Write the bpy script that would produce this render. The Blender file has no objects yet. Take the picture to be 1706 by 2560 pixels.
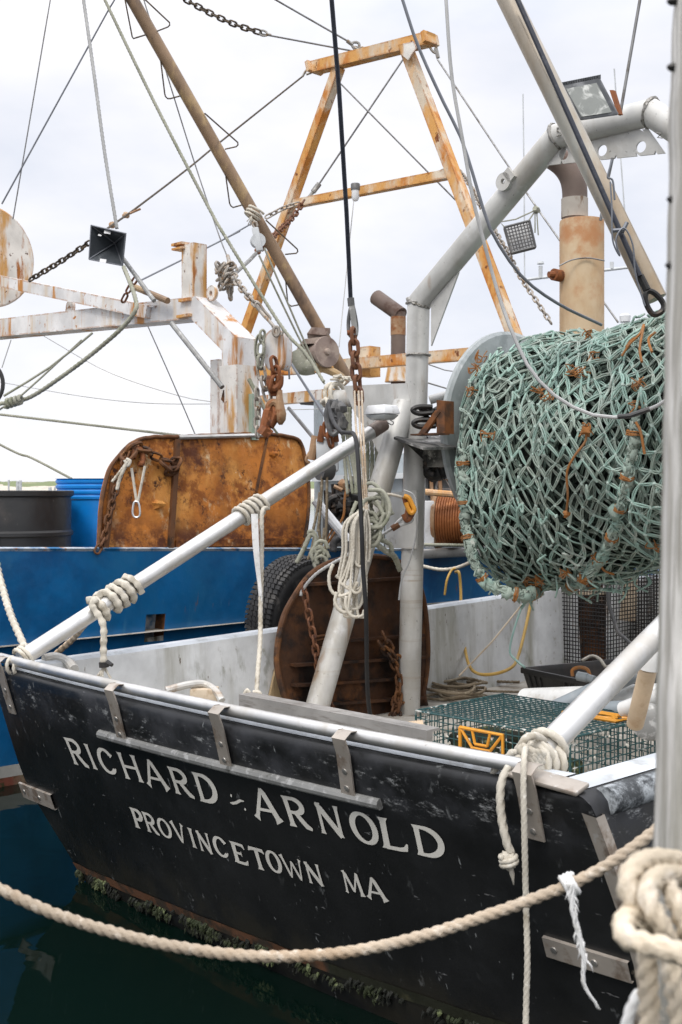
import bpy, bmesh, math, random
from mathutils import Vector, Matrix, noise
R=random.Random(7)
V=Vector
sc=bpy.context.scene
# ------------------------------------------------------------------ camera, world, sun
FPX,CX,HY,CZ=3000.0,853.0,1222.0,2.05
cam=bpy.data.cameras.new('camera'); co=bpy.data.objects.new('camera',cam); sc.collection.objects.link(co)
co.location=(0,0,CZ); co.rotation_euler=(math.radians(90),0,0)
cam.sensor_width=36; cam.lens=FPX/2560*36; cam.shift_y=-58/2560; cam.clip_start=.1; cam.clip_end=6000
cam.dof.use_dof=True; cam.dof.focus_distance=6.8; cam.dof.aperture_fstop=7.0
sc.camera=co
sc.render.resolution_x=682; sc.render.resolution_y=1024
sc.view_settings.view_transform='Standard'; sc.view_settings.look='None'
sc.view_settings.exposure=0.24; sc.view_settings.gamma=1.0
SUN_EL,SUN_AZ=52.0,-155.0     # azimuth measured from +Y towards +X
w=bpy.data.worlds.new('World'); sc.world=w; w.use_nodes=True
nt=w.node_tree; nt.nodes.clear()
def wn(t,**k):
    n=nt.nodes.new(t)
    for a,b in k.items(): setattr(n,a,b)
    return n
out=wn('ShaderNodeOutputWorld'); bg=wn('ShaderNodeBackground'); nt.links.new(bg.outputs[0],out.inputs[0])
sky=wn('ShaderNodeTexSky',sky_type='NISHITA',sun_disc=False); sky.sun_elevation=math.radians(SUN_EL); sky.sun_rotation=math.radians(SUN_AZ)
skm=wn('ShaderNodeVectorMath',operation='SCALE'); nt.links.new(sky.outputs[0],skm.inputs[0]); skm.inputs['Scale'].default_value=.10
tc=wn('ShaderNodeTexCoord'); mp=wn('ShaderNodeMapping'); nt.links.new(tc.outputs['Generated'],mp.inputs[0]); mp.inputs['Scale'].default_value=(1,1,2.3); mp.inputs['Location'].default_value=(3.1,.4,.2)
nz=wn('ShaderNodeTexNoise'); nz.inputs['Scale'].default_value=3.2; nz.inputs['Detail'].default_value=6; nz.inputs['Roughness'].default_value=.52; nt.links.new(mp.outputs[0],nz.inputs['Vector'])
cr=wn('ShaderNodeValToRGB'); nt.links.new(nz.outputs['Fac'],cr.inputs[0])
cr.color_ramp.elements[0].position=.34; cr.color_ramp.elements[0].color=(.675,.70,.775,1)
cr.color_ramp.elements[1].position=.62; cr.color_ramp.elements[1].color=(.885,.872,.89,1)
sp=wn('ShaderNodeSeparateXYZ'); nt.links.new(tc.outputs['Generated'],sp.inputs[0])
mr=wn('ShaderNodeMapRange'); nt.links.new(sp.outputs['Z'],mr.inputs[0])
mr.inputs[1].default_value=.34; mr.inputs[2].default_value=.95; mr.inputs[3].default_value=1.07; mr.inputs[4].default_value=2.7
mu=wn('ShaderNodeVectorMath',operation='SCALE'); nt.links.new(cr.outputs[0],mu.inputs[0]); nt.links.new(mr.outputs[0],mu.inputs['Scale'])
mx=wn('ShaderNodeMix',data_type='RGBA'); mx.inputs[0].default_value=.93; nt.links.new(skm.outputs[0],mx.inputs[6]); nt.links.new(mu.outputs[0],mx.inputs[7])
nt.links.new(mx.outputs[2],bg.inputs[0]); bg.inputs[1].default_value=1.0
sl=bpy.data.lights.new('sun','SUN'); sl.energy=1.5; sl.angle=math.radians(18); sl.color=(1,.955,.89)
so=bpy.data.objects.new('sun',sl); sc.collection.objects.link(so)
_e,_a=math.radians(SUN_EL),math.radians(SUN_AZ)
sd=V((math.sin(_a)*math.cos(_e),math.cos(_a)*math.cos(_e),math.sin(_e)))
so.rotation_euler=sd.to_track_quat('Z','Y').to_euler()
# ------------------------------------------------------------------ coordinates: boat frame (u athwart to starboard, v forward)
BC=V((-.6237,5.54)); T=V((.69715,-.71693)); K=V((.71693,.69715))
RAKE,CROWN,ZR=.37,.10,1.05
def B(u,v,z): return V((BC.x+T.x*u+K.x*v, BC.y+T.y*u+K.y*v, z))
def bl(p): d=V((p.x-BC.x,p.y-BC.y)); return d.dot(T),d.dot(K),p.z
def at(x,y,Y=None,u=None,v=None,z=None):
    a=(x-CX)/FPX; d=V((a,1.0))
    if z is not None: Y=(CZ-z)*FPX/(y-HY)
    elif u is not None: Y=(u+BC.dot(T))/d.dot(T)
    elif v is not None: Y=(v+BC.dot(K))/d.dot(K)
    return V((a*Y,Y,CZ+(HY-y)/FPX*Y))
def pxs(pts,**k): return [at(p[0],p[1],**k) if len(p)==2 else at(p[0],p[1],Y=p[2]) for p in pts]
def TV(u,z): return RAKE*(ZR-z)-CROWN*(1-(u/2.1)**2)
def TS(u,z,off=0.0):       # transom surface, off = proud distance
    n=V((-K.x,-K.y,-RAKE)).normalized()
    return B(u,TV(u,z),z)+n*off
def PT(x,y):
    z=.6;u=0
    for i in range(50):
        p=at(x,y,v=TV(u,z)); u,_,z=bl(p)
    return u,z
def cr_(pts,n=8,closed=False):   # Catmull-Rom
    if len(pts)<3: return [pts[0].lerp(pts[-1],i/n) for i in range(n+1)]
    P=list(pts); o=[]
    m=len(P); rng=m if closed else m-1
    for i in range(rng):
        if closed: p0,p1,p2,p3=P[i-1],P[i],P[(i+1)%m],P[(i+2)%m]
        else: p1,p2=P[i],P[i+1]; p0=P[i-1] if i>0 else p1*2-p2; p3=P[i+2] if i+2<m else p2*2-p1
        for j in range(n):
            t=j/n; o.append(.5*((2*p1)+(p2-p0)*t+(2*p0-5*p1+4*p2-p3)*t*t+(3*p1-p0-3*p2+p3)*t**3))
    if not closed: o.append(P[-1].copy())
    return o
def resamp(pts,ds):
    L=[0]
    for a,b in zip(pts,pts[1:]): L.append(L[-1]+(b-a).length)
    n=max(2,int(L[-1]/ds)); o=[]; j=0
    for i in range(n+1):
        s=L[-1]*i/n
        while j<len(L)-2 and L[j+1]<s: j+=1
        t=(s-L[j])/max(1e-9,L[j+1]-L[j]); o.append(pts[j].lerp(pts[j+1],min(1,max(0,t))))
    return o
def sag(p,q,d,n=16): return [p.lerp(q,i/n)-V((0,0,4*d*(i/n)*(1-i/n))) for i in range(n+1)]
def fr(pts):
    o=[]; n=None
    for i,p in enumerate(pts):
        t=(pts[min(i+1,len(pts)-1)]-pts[max(i-1,0)])
        t=t.normalized() if t.length>1e-9 else V((0,0,1))
        if n is None:
            n=t.cross(V((0,0,1)) if abs(t.z)<.9 else V((1,0,0))).normalized()
        else:
            n=n-t*n.dot(t); n=n.normalized() if n.length>1e-9 else t.orthogonal().normalized()
        o.append((t,n,t.cross(n)))
    return o
# ------------------------------------------------------------------ mesh builder
class MB:
    def __init__(s): s.v=[];s.f=[];s.soft=False
    def tube(s,pts,r,n=8,caps=True,closed=False,prof=None):
        F=fr(pts); b=len(s.v); m=len(pts)
        for i,p in enumerate(pts):
            rr=r[i] if isinstance(r,(list,tuple)) else r
            for k in range(n):
                a=2*math.pi*k/n; q=rr*(prof(a,i) if prof else 1)
                s.v.append(p+F[i][1]*(math.cos(a)*q)+F[i][2]*(math.sin(a)*q))
        for i in range(m if closed else m-1):
            i2=(i+1)%m
            for k in range(n):
                k2=(k+1)%n; s.f.append((b+i*n+k,b+i*n+k2,b+i2*n+k2,b+i2*n+k))
        if caps and not closed:
            s.f.append(tuple(b+k for k in reversed(range(n)))); s.f.append(tuple(b+(m-1)*n+k for k in range(n)))
        return s
    def rope(s,pts,r,pitch=None,n=12,lobes=3,depth=.36,fuzz=.035,sm=6):
        P=cr_(pts,sm) if sm and len(pts)>2 else pts
        s.soft=True; pitch=pitch or r*7.0; ds=pitch/9; P=resamp(P,ds)
        def prof(a,i): return (1-depth)+depth*abs(math.cos(lobes/2*(a-2*math.pi*i/9) ))**.7 + R.uniform(-fuzz,fuzz)
        return s.tube(P,r,n,prof=prof)
    def braid(s,pts,r,n=12,sm=6):
        s.soft=True
        P=resamp(cr_(pts,sm) if len(pts)>2 else pts,r*.42)
        def prof(a,i):
            q=i*.62; return .80+.27*math.cos(2*(a)-q)*math.cos(2*a+q)+R.uniform(-.03,.03)
        return s.tube(P,r,n,prof=prof)
    def box(s,c,ax,ay,az):
        b=len(s.v)
        for i in (-1,1):
            for j in (-1,1):
                for k in (-1,1): s.v.append(c+ax*i+ay*j+az*k)
        for q in ((0,1,3,2),(4,6,7,5),(0,4,5,1),(2,3,7,6),(0,2,6,4),(1,5,7,3)): s.f.append(tuple(b+x for x in q))
        return s
    def beam(s,p,q,wd,ht,ref=None):
        t=(q-p); L=t.length; t.normalize(); ref=ref or V((0,0,1))
        y=(ref-t*ref.dot(t)).normalized(); x=t.cross(y)
        return s.box((p+q)/2,t*L/2,x*wd/2,y*ht/2)
    def plate(s,poly,th):        # polygon extruded by vector th
        b=len(s.v); n=len(poly)
        s.v+= [p.copy() for p in poly]+[p+th for p in poly]
        s.f.append(tuple(b+i for i in range(n))); s.f.append(tuple(b+n+i for i in reversed(range(n))))
        for i in range(n): j=(i+1)%n; s.f.append((b+i,b+n+i,b+n+j,b+j))
        return s
    def grid(s,rows):
        b=len(s.v); n=len(rows[0])
        for r in rows: s.v+=r
        for i in range(len(rows)-1):
            for j in range(n-1): s.f.append((b+i*n+j,b+i*n+j+1,b+(i+1)*n+j+1,b+(i+1)*n+j))
        return s
    def lathe(s,c,axis,prof,n=32):   # prof: list of (dist along axis, radius)
        axis=axis.normalized(); x=axis.orthogonal().normalized(); y=axis.cross(x); b=len(s.v)
        for d,r in prof:
            for k in range(n):
                a=2*math.pi*k/n; s.v.append(c+axis*d+x*math.cos(a)*r+y*math.sin(a)*r)
        for i in range(len(prof)-1):
            for k in range(n): s.f.append((b+i*n+k,b+i*n+(k+1)%n,b+(i+1)*n+(k+1)%n,b+(i+1)*n+k))
        if prof[0][1]>1e-4: s.f.append(tuple(b+k for k in reversed(range(n))))
        if prof[-1][1]>1e-4: s.f.append(tuple(b+(len(prof)-1)*n+k for k in range(n)))
        return s
    def blob(s,c,r,sq=(1,1,1),rough=.15,n=8):
        b=len(s.v); m=n//2+1; o=V((R.random()*50,R.random()*50,R.random()*50))
        for i in range(m+1):
            th=math.pi*i/m
            for k in range(n):
                a=2*math.pi*k/n; d=V((math.sin(th)*math.cos(a),math.sin(th)*math.sin(a),math.cos(th)))
                q=r*(1+rough*2*noise.noise(d*1.7+o)); s.v.append(c+V((d.x*sq[0],d.y*sq[1],d.z*sq[2]))*q)
        for i in range(m):
            for k in range(n): s.f.append((b+i*n+k,b+(i+1)*n+k,b+(i+1)*n+(k+1)%n,b+i*n+(k+1)%n))
        return s
    def link(s,c,t,nrm,L,W,r,n=6):
        t=t.normalized(); nrm=(nrm-t*nrm.dot(t)).normalized(); sx=max(0,L-W)/2; P=[]
        for k in range(10):
            a=-math.pi/2+math.pi*k/9; P.append(c+t*(sx+math.cos(a)*W/2)+nrm*(math.sin(a)*W/2))
        for k in range(10):
            a=math.pi/2+math.pi*k/9; P.append(c+t*(-sx+math.cos(a)*W/2)+nrm*(math.sin(a)*W/2))
        return s.tube(P,r,n,closed=True)
    def chain(s,pts,r,L=None,W=None):
        L=L or r*8.5; W=W or r*4.6; P=resamp(cr_(pts,8) if len(pts)>2 else pts,L-2.2*r)
        F=fr(P)
        for i,p in enumerate(P):
            a=(math.pi/2 if i%2 else 0)+.5+R.uniform(-.2,.2); nn=F[i][1]*math.cos(a)+F[i][2]*math.sin(a)
            s.link(p,F[i][0],nn,L,W,r)
        return s
    def build(s,name,m,parent=None,smooth=True,bevel=0,auto=35):
        me=bpy.data.meshes.new(name); me.from_pydata([tuple(v) for v in s.v],[],s.f); me.update()
        bm=bmesh.new(); bm.from_mesh(me); bmesh.ops.recalc_face_normals(bm,faces=bm.faces)
        if bevel:
            ed=[e for e in bm.edges if len(e.link_faces)==2 and e.calc_face_angle(0)>.6]
            bmesh.ops.bevel(bm,geom=ed,offset=bevel,segments=2,affect='EDGES',profile=.5,clamp_overlap=True)
        if smooth:
            lim=math.radians(100 if s.soft else auto)
            for e in bm.edges: e.smooth=not(len(e.link_faces)==2 and e.calc_face_angle(0)>lim)
            for f in bm.faces: f.smooth=True
        bm.to_mesh(me); bm.free(); me.materials.append(m)
        o=bpy.data.objects.new(name,me); sc.collection.objects.link(o)
        if parent is not None:
            o.parent=parent
            o.matrix_parent_inverse=Matrix.Translation(-V(parent.get('w0',(0,0,0))))
        o['w0']=(0,0,0)
        return o
def tag(o,label,cat,group=None,kind=None):
    if label: o['label']=label
    if cat: o['category']=cat
    if group: o['group']=group
    if kind: o['kind']=kind
    return o
def thing(name,loc,label,cat,group=None):
    o=bpy.data.objects.new(name,None); sc.collection.objects.link(o); o.location=loc; o['w0']=tuple(loc); o.empty_display_size=.1
    return tag(o,label,cat,group)
# ------------------------------------------------------------------ materials
def mat(name,base,rough=.6,metal=0.0,spec=.5,layers=(),bump=None,edge=None,var=.12,vscale=3.0):
    m=bpy.data.materials.new(name); m.use_nodes=True; t=m.node_tree; N=t.nodes; L=t.links
    bs=N['Principled BSDF']; bs.inputs['Metallic'].default_value=metal; bs.inputs['Specular IOR Level'].default_value=spec
    tc=N.new('ShaderNodeTexCoord')
    def nz(scale,detail=6,stretch=(1,1,1),rg=.6,dist=0.0,off=0):
        mp=N.new('ShaderNodeMapping'); L.new(tc.outputs['Object'],mp.inputs[0]); mp.inputs['Scale'].default_value=stretch; mp.inputs['Location'].default_value=(off*3.7,off*1.3,off*2.1)
        n=N.new('ShaderNodeTexNoise'); L.new(mp.outputs[0],n.inputs['Vector'])
        n.inputs['Scale'].default_value=scale; n.inputs['Detail'].default_value=detail; n.inputs['Roughness'].default_value=rg; n.inputs['Distortion'].default_value=dist
        return n.outputs['Fac']
    def mrange(x,a,b,c=0,d=1):
        q=N.new('ShaderNodeMapRange'); L.new(x,q.inputs[0]); q.interpolation_type='SMOOTHSTEP'
        for i,vv in enumerate((a,b,c,d)): q.inputs[i+1].default_value=vv
        return q.outputs[0]
    def mul(a,b):
        q=N.new('ShaderNodeMath'); q.operation='MULTIPLY'
        for i,x in enumerate((a,b)):
            if isinstance(x,(int,float)): q.inputs[i].default_value=x
            else: L.new(x,q.inputs[i])
        return q.outputs[0]
    def mixc(f,a,b):
        q=N.new('ShaderNodeMix'); q.data_type='RGBA'; L.new(f,q.inputs[0])
        for i,x in ((6,a),(7,b)):
            if isinstance(x,tuple): q.inputs[i].default_value=(*x[:3],1)
            else: L.new(x,q.inputs[i])
        return q.outputs[2]
    def mixf(f,a,b):
        q=N.new('ShaderNodeMix'); q.data_type='FLOAT'; L.new(f,q.inputs[0])
        for i,x in ((2,a),(3,b)):
            if isinstance(x,(int,float)): q.inputs[i].default_value=x
            else: L.new(x,q.inputs[i])
        return q.outputs[0]
    lo=tuple(max(0,c*(1-var*1.6)) for c in base); hi=tuple(min(1,c*(1+var)) for c in base)
    col=mixc(mrange(nz(vscale,5,off=9),.3,.7),lo,hi); rg=mixf(mrange(nz(vscale*5,4,off=4),.35,.65),rough*.86,min(1,rough*1.14))
    for i,l in enumerate(layers):
        f=mrange(nz(l.get('scale',4),l.get('detail',8),l.get('stretch',(1,1,1)),l.get('rg',.62),l.get('dist',0),off=l.get('off',i+1)),*l['thr'])
        if 'scale2' in l: f=mul(f,mrange(nz(l['scale2'],3,off=i+20),*l.get('thr2',(.42,.6))))
        if 'amt' in l: f=mul(f,l['amt'])
        if 'z' in l:
            s=N.new('ShaderNodeSeparateXYZ'); L.new(tc.outputs['Object'],s.inputs[0])
            z=l['z']; f=mul(f,mul(mrange(s.outputs['Z'],z[0],z[1]),mrange(s.outputs['Z'],z[2],z[3],1,0)))
        col=mixc(f,col,l['col']); 
        if 'rough' in l: rg=mixf(f,rg,l['rough'])
    if edge:
        bv=N.new('ShaderNodeBevel'); bv.samples=4; bv.inputs[0].default_value=edge[0]
        g=N.new('ShaderNodeNewGeometry'); d=N.new('ShaderNodeVectorMath'); d.operation='DOT_PRODUCT'; L.new(bv.outputs[0],d.inputs[0]); L.new(g.outputs['Normal'],d.inputs[1])
        f=mul(mrange(d.outputs['Value'],.995,.90),mrange(nz(9,6,off=33),.42,.56)); col=mixc(f,col,edge[1])
    L.new(col,bs.inputs['Base Color']); L.new(rg,bs.inputs['Roughness'])
    if bump:
        b=N.new('ShaderNodeBump'); b.inputs['Strength'].default_value=bump[1]; b.inputs['Distance'].default_value=bump[2] if len(bump)>2 else .01
        L.new(nz(bump[0],6,bump[3] if len(bump)>3 else (1,1,1),off=15),b.inputs['Height']); L.new(b.outputs[0],bs.inputs['Normal'])
    return m
ST=(1,1,.12)
RU=(.36,.135,.025); RD=(.10,.032,.010); RO=(.50,.21,.045)
m={}
m['hull']=mat('hull_black',(.0125,.0128,.0132),.32,0,.36,[
    dict(col=(.030,.032,.034),scale=2.2,thr=(.5,.75),amt=.5,rough=.5),
    dict(col=(.036,.038,.043),scale=3,thr=(.4,.65),z=(.70,.86,.99,1.02),rough=.75),
    dict(col=(.34,.35,.35),scale=9,thr=(.545,.66),stretch=(1,1,2.4),z=(.76,.84,.93,.98),detail=14,rg=.78,rough=.8),
    dict(col=(.20,.21,.21),scale=16,thr=(.62,.72),stretch=(1,1,.35),scale2=1.6,detail=8,rough=.8,amt=.7),
    dict(col=(.22,.23,.23),scale=55,thr=(.69,.74),stretch=(.6,.6,.12),detail=3,amt=.8),dict(col=(.2,.2,.2),scale=38,thr=(.70,.74),stretch=(.25,.25,1),detail=3,amt=.7),
    dict(col=(.028,.025,.018),scale=3,thr=(.4,.6),z=(-.5,-.3,-.1,.15),amt=.7)],bump=(5,.12,.02),var=.2)
m['roll']=mat('worn_black_roll',(.05,.055,.06),.7,0,.4,[dict(col=(.40,.43,.45),scale=9,thr=(.44,.62),detail=14,rg=.8),dict(col=(.02,.022,.025),scale=20,thr=(.55,.66))],bump=(40,.3,.006))
m['olive']=mat('dark_olive',(.020,.021,.012),.6,0,.4,[dict(col=(.07,.065,.03),scale=6,thr=(.52,.68))])  # dark olive for the starboard end of the boot stripe
m['hoseb']=mat('black_rubber',(.010,.010,.011),.5,0,.4)
m['cap']=mat('gunwale_grey',(.52,.55,.58),.55,0,.4,[dict(col=(.36,.37,.37),scale=7,thr=(.52,.7)),dict(col=(.14,.15,.15),scale=26,thr=(.64,.72),scale2=2)],bump=(60,.1,.003))
m['grp']=mat('bulwark_white',(.66,.675,.68),.5,0,.4,[dict(col=(.36,.355,.31),scale=3,thr=(.46,.7),stretch=ST),dict(col=(.30,.28,.22),scale=14,thr=(.6,.7),scale2=1.4,amt=.7),dict(col=(.16,.16,.10),scale=9,thr=(.54,.68),stretch=(1,1,.4),scale2=2.2,amt=.55),dict(col=(.12,.09,.06),scale=30,thr=(.66,.72),stretch=(1,1,.3)),dict(col=(.30,.17,.07),scale=6,thr=(.66,.74),stretch=ST,amt=.6)],bump=(14,.06,.01))
m['deck']=mat('deck_tan',(.42,.39,.34),.8,0,.3,[dict(col=(.20,.17,.13),scale=3,thr=(.48,.66)),dict(col=(.55,.53,.49),scale=9,thr=(.58,.7)),dict(col=(.09,.08,.06),scale=30,thr=(.62,.7),scale2=4)],bump=(60,.25,.004))
m['alu']=mat('weathered_aluminium',(.66,.655,.64),.38,.85,.5,[dict(col=(.50,.48,.44),scale=5,thr=(.45,.7),stretch=(1,1,.6),rough=.55),dict(col=(.30,.28,.25),scale=40,thr=(.62,.72),rough=.7,scale2=5)],bump=(70,.06,.003))
m['alu_flat']=mat('aluminium_plank',(.36,.345,.325),.5,.6,.5,[dict(col=(.22,.2,.18),scale=6,thr=(.5,.7),stretch=(1,1,8))],bump=(40,.1,.003,(1,1,9)))
m['gantry']=mat('gantry_grey_paint',(.52,.515,.49),.46,.15,.5,[dict(col=(.33,.23,.14),scale=2.2,thr=(.55,.68),stretch=(.25,.25,7),z=(.4,.7,1.5,1.9),amt=.8),dict(col=(.36,.335,.29),scale=2.6,thr=(.44,.68),stretch=(1,1,.3)),dict(col=(.20,.17,.12),scale=10,thr=(.62,.72),stretch=(1,1,.6),scale2=2,amt=.8),dict(col=(.10,.095,.08),scale=40,thr=(.63,.69),amt=.8,scale2=3),dict(col=(.26,.15,.07),scale=4,thr=(.62,.72),stretch=(1,1,.15),amt=.7),dict(col=(.62,.62,.61),scale=5,thr=(.6,.75))],bump=(30,.05,.006))
m['gdirt']=mat('gantry_sooty_paint',(.30,.29,.27),.6,.1,.4,[dict(col=(.03,.03,.03),scale=2.6,thr=(.38,.6)),dict(col=(.42,.41,.38),scale=8,thr=(.58,.68))],bump=(40,.1,.006))
m['weld']=mat('weld_bead',(.30,.29,.27),.6,.4,.4,[dict(col=(.08,.07,.05),scale=60,thr=(.5,.6))])
m['steel']=mat('stainless_strap',(.42,.375,.325),.42,.35,.5,[dict(col=(.22,.17,.13),scale=9,thr=(.48,.66),rough=.6),dict(col=(.5,.48,.45),scale=18,thr=(.6,.7))],bump=(90,.06,.002))
m['galv']=mat('galvanised_bar',(.27,.27,.26),.6,.5,.4,[dict(col=(.42,.42,.41),scale=22,thr=(.52,.64)),dict(col=(.12,.12,.11),scale=12,thr=(.58,.7))],bump=(60,.15,.004))
m['bolt']=mat('bolt_head',(.45,.43,.40),.4,.8,.5)
m['letter']=mat('lettering_cream',(.66,.64,.58),.6,0,.3,[dict(col=(.30,.30,.29),scale=26,thr=(.64,.74),stretch=(1,1,.3)),dict(col=(.06,.06,.06),scale=60,thr=(.72,.76),stretch=(1,1,.25))],var=.08)
m['boot']=mat('boot_stripe_orange',(.12,.055,.028),.7,0,.3,[dict(col=(.035,.026,.018),scale=7,thr=(.42,.6),detail=10)],bump=(30,.2,.006))
m['weed']=mat('weed_green',(.028,.036,.014),.75,0,.35,[dict(col=(.17,.20,.09),scale=14,thr=(.52,.64)),dict(col=(.008,.009,.006),scale=7,thr=(.44,.56))],bump=(70,.5,.01))
m['blue']=mat('hull_blue',(.006,.125,.325),.40,0,.5,[dict(col=(.012,.135,.31),scale=2.2,thr=(.42,.7),stretch=(1,1,.4)),dict(col=(.004,.075,.215),scale=1.3,thr=(.48,.7)),dict(col=(.04,.19,.36),scale=9,thr=(.56,.70),stretch=(1,1,.15),scale2=1.2,amt=.6),dict(col=(.20,.10,.05),scale=14,thr=(.66,.72),stretch=(1,1,.12),scale2=1.5,amt=.7),dict(col=(.07,.2,.33),scale=30,thr=(.70,.76),scale2=2,amt=.7),dict(col=(.03,.14,.28),scale=5,thr=(.55,.7),z=(1.25,1.45,2.0,2.1),amt=.6)],bump=(6,.22,.02))
m['scrape']=mat('scraped_white_band',(.45,.44,.40),.7,0,.3,[dict(col=(.10,.09,.06),scale=6,thr=(.5,.62),stretch=(1,1,.4))])
m['red']=mat('antifouling_red',(.22,.07,.045),.75,0,.3,[dict(col=(.24,.20,.13),scale=4,thr=(.45,.62)),dict(col=(.05,.05,.02),scale=8,thr=(.55,.68))])
m['rust']=mat('heavy_rust',(.44,.155,.026),.75,0,.35,[
    dict(col=(.58,.27,.065),scale=1.9,thr=(.46,.64),detail=10,stretch=(1,1,.6)),
    dict(col=(.24,.075,.013),scale=3.3,thr=(.50,.60),detail=12,rg=.7),
    dict(col=(.66,.52,.32),scale=6,thr=(.54,.66),detail=14,rg=.75,scale2=1.3,stretch=(1,1,.6)),
    dict(col=(.055,.018,.008),scale=11,thr=(.52,.60),detail=14,rg=.78,scale2=2.2,thr2=(.42,.56)),
    dict(col=(.60,.52,.38),scale=38,thr=(.66,.72),scale2=3),
    dict(col=(.085,.024,.008),scale=1.4,thr=(.56,.70),detail=12,rg=.7,off=14),dict(col=(.09,.026,.009),scale=5,thr=(.36,.56),detail=12,rg=.75,z=(1.3,1.35,1.62,1.86))],bump=(22,.5,.012),var=.2)
m['rustdk']=mat('dark_rust',(.11,.046,.018),.7,0,.35,[dict(col=(.21,.085,.022),scale=3,thr=(.5,.66),detail=10),dict(col=(.026,.014,.009),scale=5,thr=(.5,.64)),dict(col=(.30,.16,.06),scale=30,thr=(.66,.74))],bump=(26,.4,.01))
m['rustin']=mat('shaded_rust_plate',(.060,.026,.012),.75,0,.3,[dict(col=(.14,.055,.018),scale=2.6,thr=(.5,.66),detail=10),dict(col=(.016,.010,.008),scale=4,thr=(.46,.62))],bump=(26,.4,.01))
m['wrust']=mat('white_paint_over_rust',(.68,.67,.66),.55,0,.4,[
    dict(col=(.56,.42,.26),scale=5,thr=(.5,.68),stretch=(1,1,.10),amt=.75),
    dict(col=(.46,.20,.045),scale=4.2,thr=(.56,.66),stretch=(1,1,.16),detail=10),
    dict(col=(.40,.16,.035),scale=11,thr=(.60,.66),detail=10,scale2=1.7),
    dict(col=(.12,.045,.015),scale=22,thr=(.64,.69),detail=8,scale2=1.8)],bump=(30,.2,.006),edge=(.035,(.36,.15,.04)))
m['wrusty']=mat('rusted_white_post',(.68,.65,.60),.65,0,.35,[
    dict(col=(.52,.28,.09),scale=4.2,thr=(.50,.62),stretch=(1,1,.22),detail=10),
    dict(col=(.34,.12,.022),scale=7,thr=(.56,.64),stretch=(1,1,.25),detail=10),
    dict(col=(.09,.03,.01),scale=20,thr=(.62,.68),scale2=2)],bump=(24,.35,.008),edge=(.03,(.30,.11,.025)))
m['orust']=mat('orange_rust_over_white',(.62,.53,.41),.65,0,.35,[
    dict(col=(.60,.31,.09),scale=3.0,thr=(.39,.57),stretch=(1,1,.45),detail=10),
    dict(col=(.50,.19,.035),scale=4.4,thr=(.53,.64),stretch=(1,1,.4),detail=10),
    dict(col=(.17,.05,.012),scale=9,thr=(.60,.69),detail=12),
    dict(col=(.08,.025,.008),scale=26,thr=(.64,.69),scale2=2.2)],bump=(20,.3,.008),edge=(.04,(.34,.12,.025)))
m['boom']=mat('weathered_brown_pole',(.25,.165,.10),.5,.25,.5,[dict(col=(.40,.28,.14),scale=3,thr=(.52,.66),stretch=(1,1,.5)),dict(col=(.11,.075,.055),scale=4,thr=(.52,.68),stretch=(1,1,.4))],bump=(12,.08,.006))
m['pole']=mat('tan_aluminium_pole',(.42,.37,.30),.32,.7,.5,[dict(col=(.30,.23,.15),scale=2,thr=(.42,.62),stretch=(1,1,.3)),dict(col=(.45,.47,.43),scale=2.4,thr=(.5,.66),stretch=(1,1,.3),z=(2.0,2.6,3.6,4.6))],bump=(40,.04,.004))
m['stack']=mat('heat_browned_stack',(.44,.30,.17),.65,0,.35,[dict(col=(.52,.40,.26),scale=2.5,thr=(.45,.65),stretch=(1,1,.5)),dict(col=(.40,.19,.08),scale=3.2,thr=(.48,.68),z=(3.35,3.75,5,6)),dict(col=(.20,.085,.05),scale=5.5,thr=(.66,.74))],bump=(20,.15,.006))
m['elbow']=mat('scorched_elbow_pipe',(.155,.115,.095),.6,.2,.4,[dict(col=(.30,.26,.22),scale=5,thr=(.55,.7),stretch=(1,1,.4)),dict(col=(.09,.05,.035),scale=3,thr=(.5,.66))],bump=(30,.1,.005))
m['ropew']=mat('rope_offwhite',(.56,.52,.44),.9,0,.2,[dict(col=(.36,.32,.25),scale=9,thr=(.5,.68)),dict(col=(.68,.65,.58),scale=50,thr=(.55,.7))],bump=(160,.5,.004))
m['ropet']=mat('rope_tan',(.46,.38,.29),.9,0,.2,[dict(col=(.34,.24,.15),scale=3,thr=(.5,.7)),dict(col=(.60,.53,.44),scale=40,thr=(.52,.7))],bump=(160,.5,.004))
m['ropep']=mat('rope_pale_cream',(.66,.57,.44),.9,0,.2,[dict(col=(.42,.27,.13),scale=5,thr=(.58,.74),stretch=(1,1,.6)),dict(col=(.36,.47,.43),scale=4,thr=(.64,.72)),dict(col=(.75,.68,.58),scale=24,thr=(.5,.7))],bump=(150,.6,.006))
m['ropeg']=mat('rope_greygreen',(.30,.30,.24),.9,0,.2,[dict(col=(.18,.19,.13),scale=6,thr=(.5,.68)),dict(col=(.42,.41,.36),scale=40,thr=(.55,.7))],bump=(160,.4,.004))
m['roped']=mat('rope_brown_dirty',(.20,.16,.11),.9,0,.2,[dict(col=(.32,.28,.21),scale=20,thr=(.5,.68))],bump=(160,.4,.004))
m['fray']=mat('frayed_white_fibre',(.74,.74,.73),.9,0,.2,[dict(col=(.5,.49,.46),scale=30,thr=(.5,.66))])
m['wire']=mat('wire_grey',(.20,.20,.20),.5,.6,.5,[dict(col=(.12,.11,.10),scale=12,thr=(.5,.65))])
m['wirel']=mat('wire_light',(.42,.42,.41),.5,.4,.5)
m['wireb']=mat('wire_blueblack',(.018,.022,.034),.45,.2,.5,[dict(col=(.05,.055,.07),scale=20,thr=(.5,.7))])
m['wiret']=mat('wire_bluegrey',(.17,.18,.20),.45,.5,.5)
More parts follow.
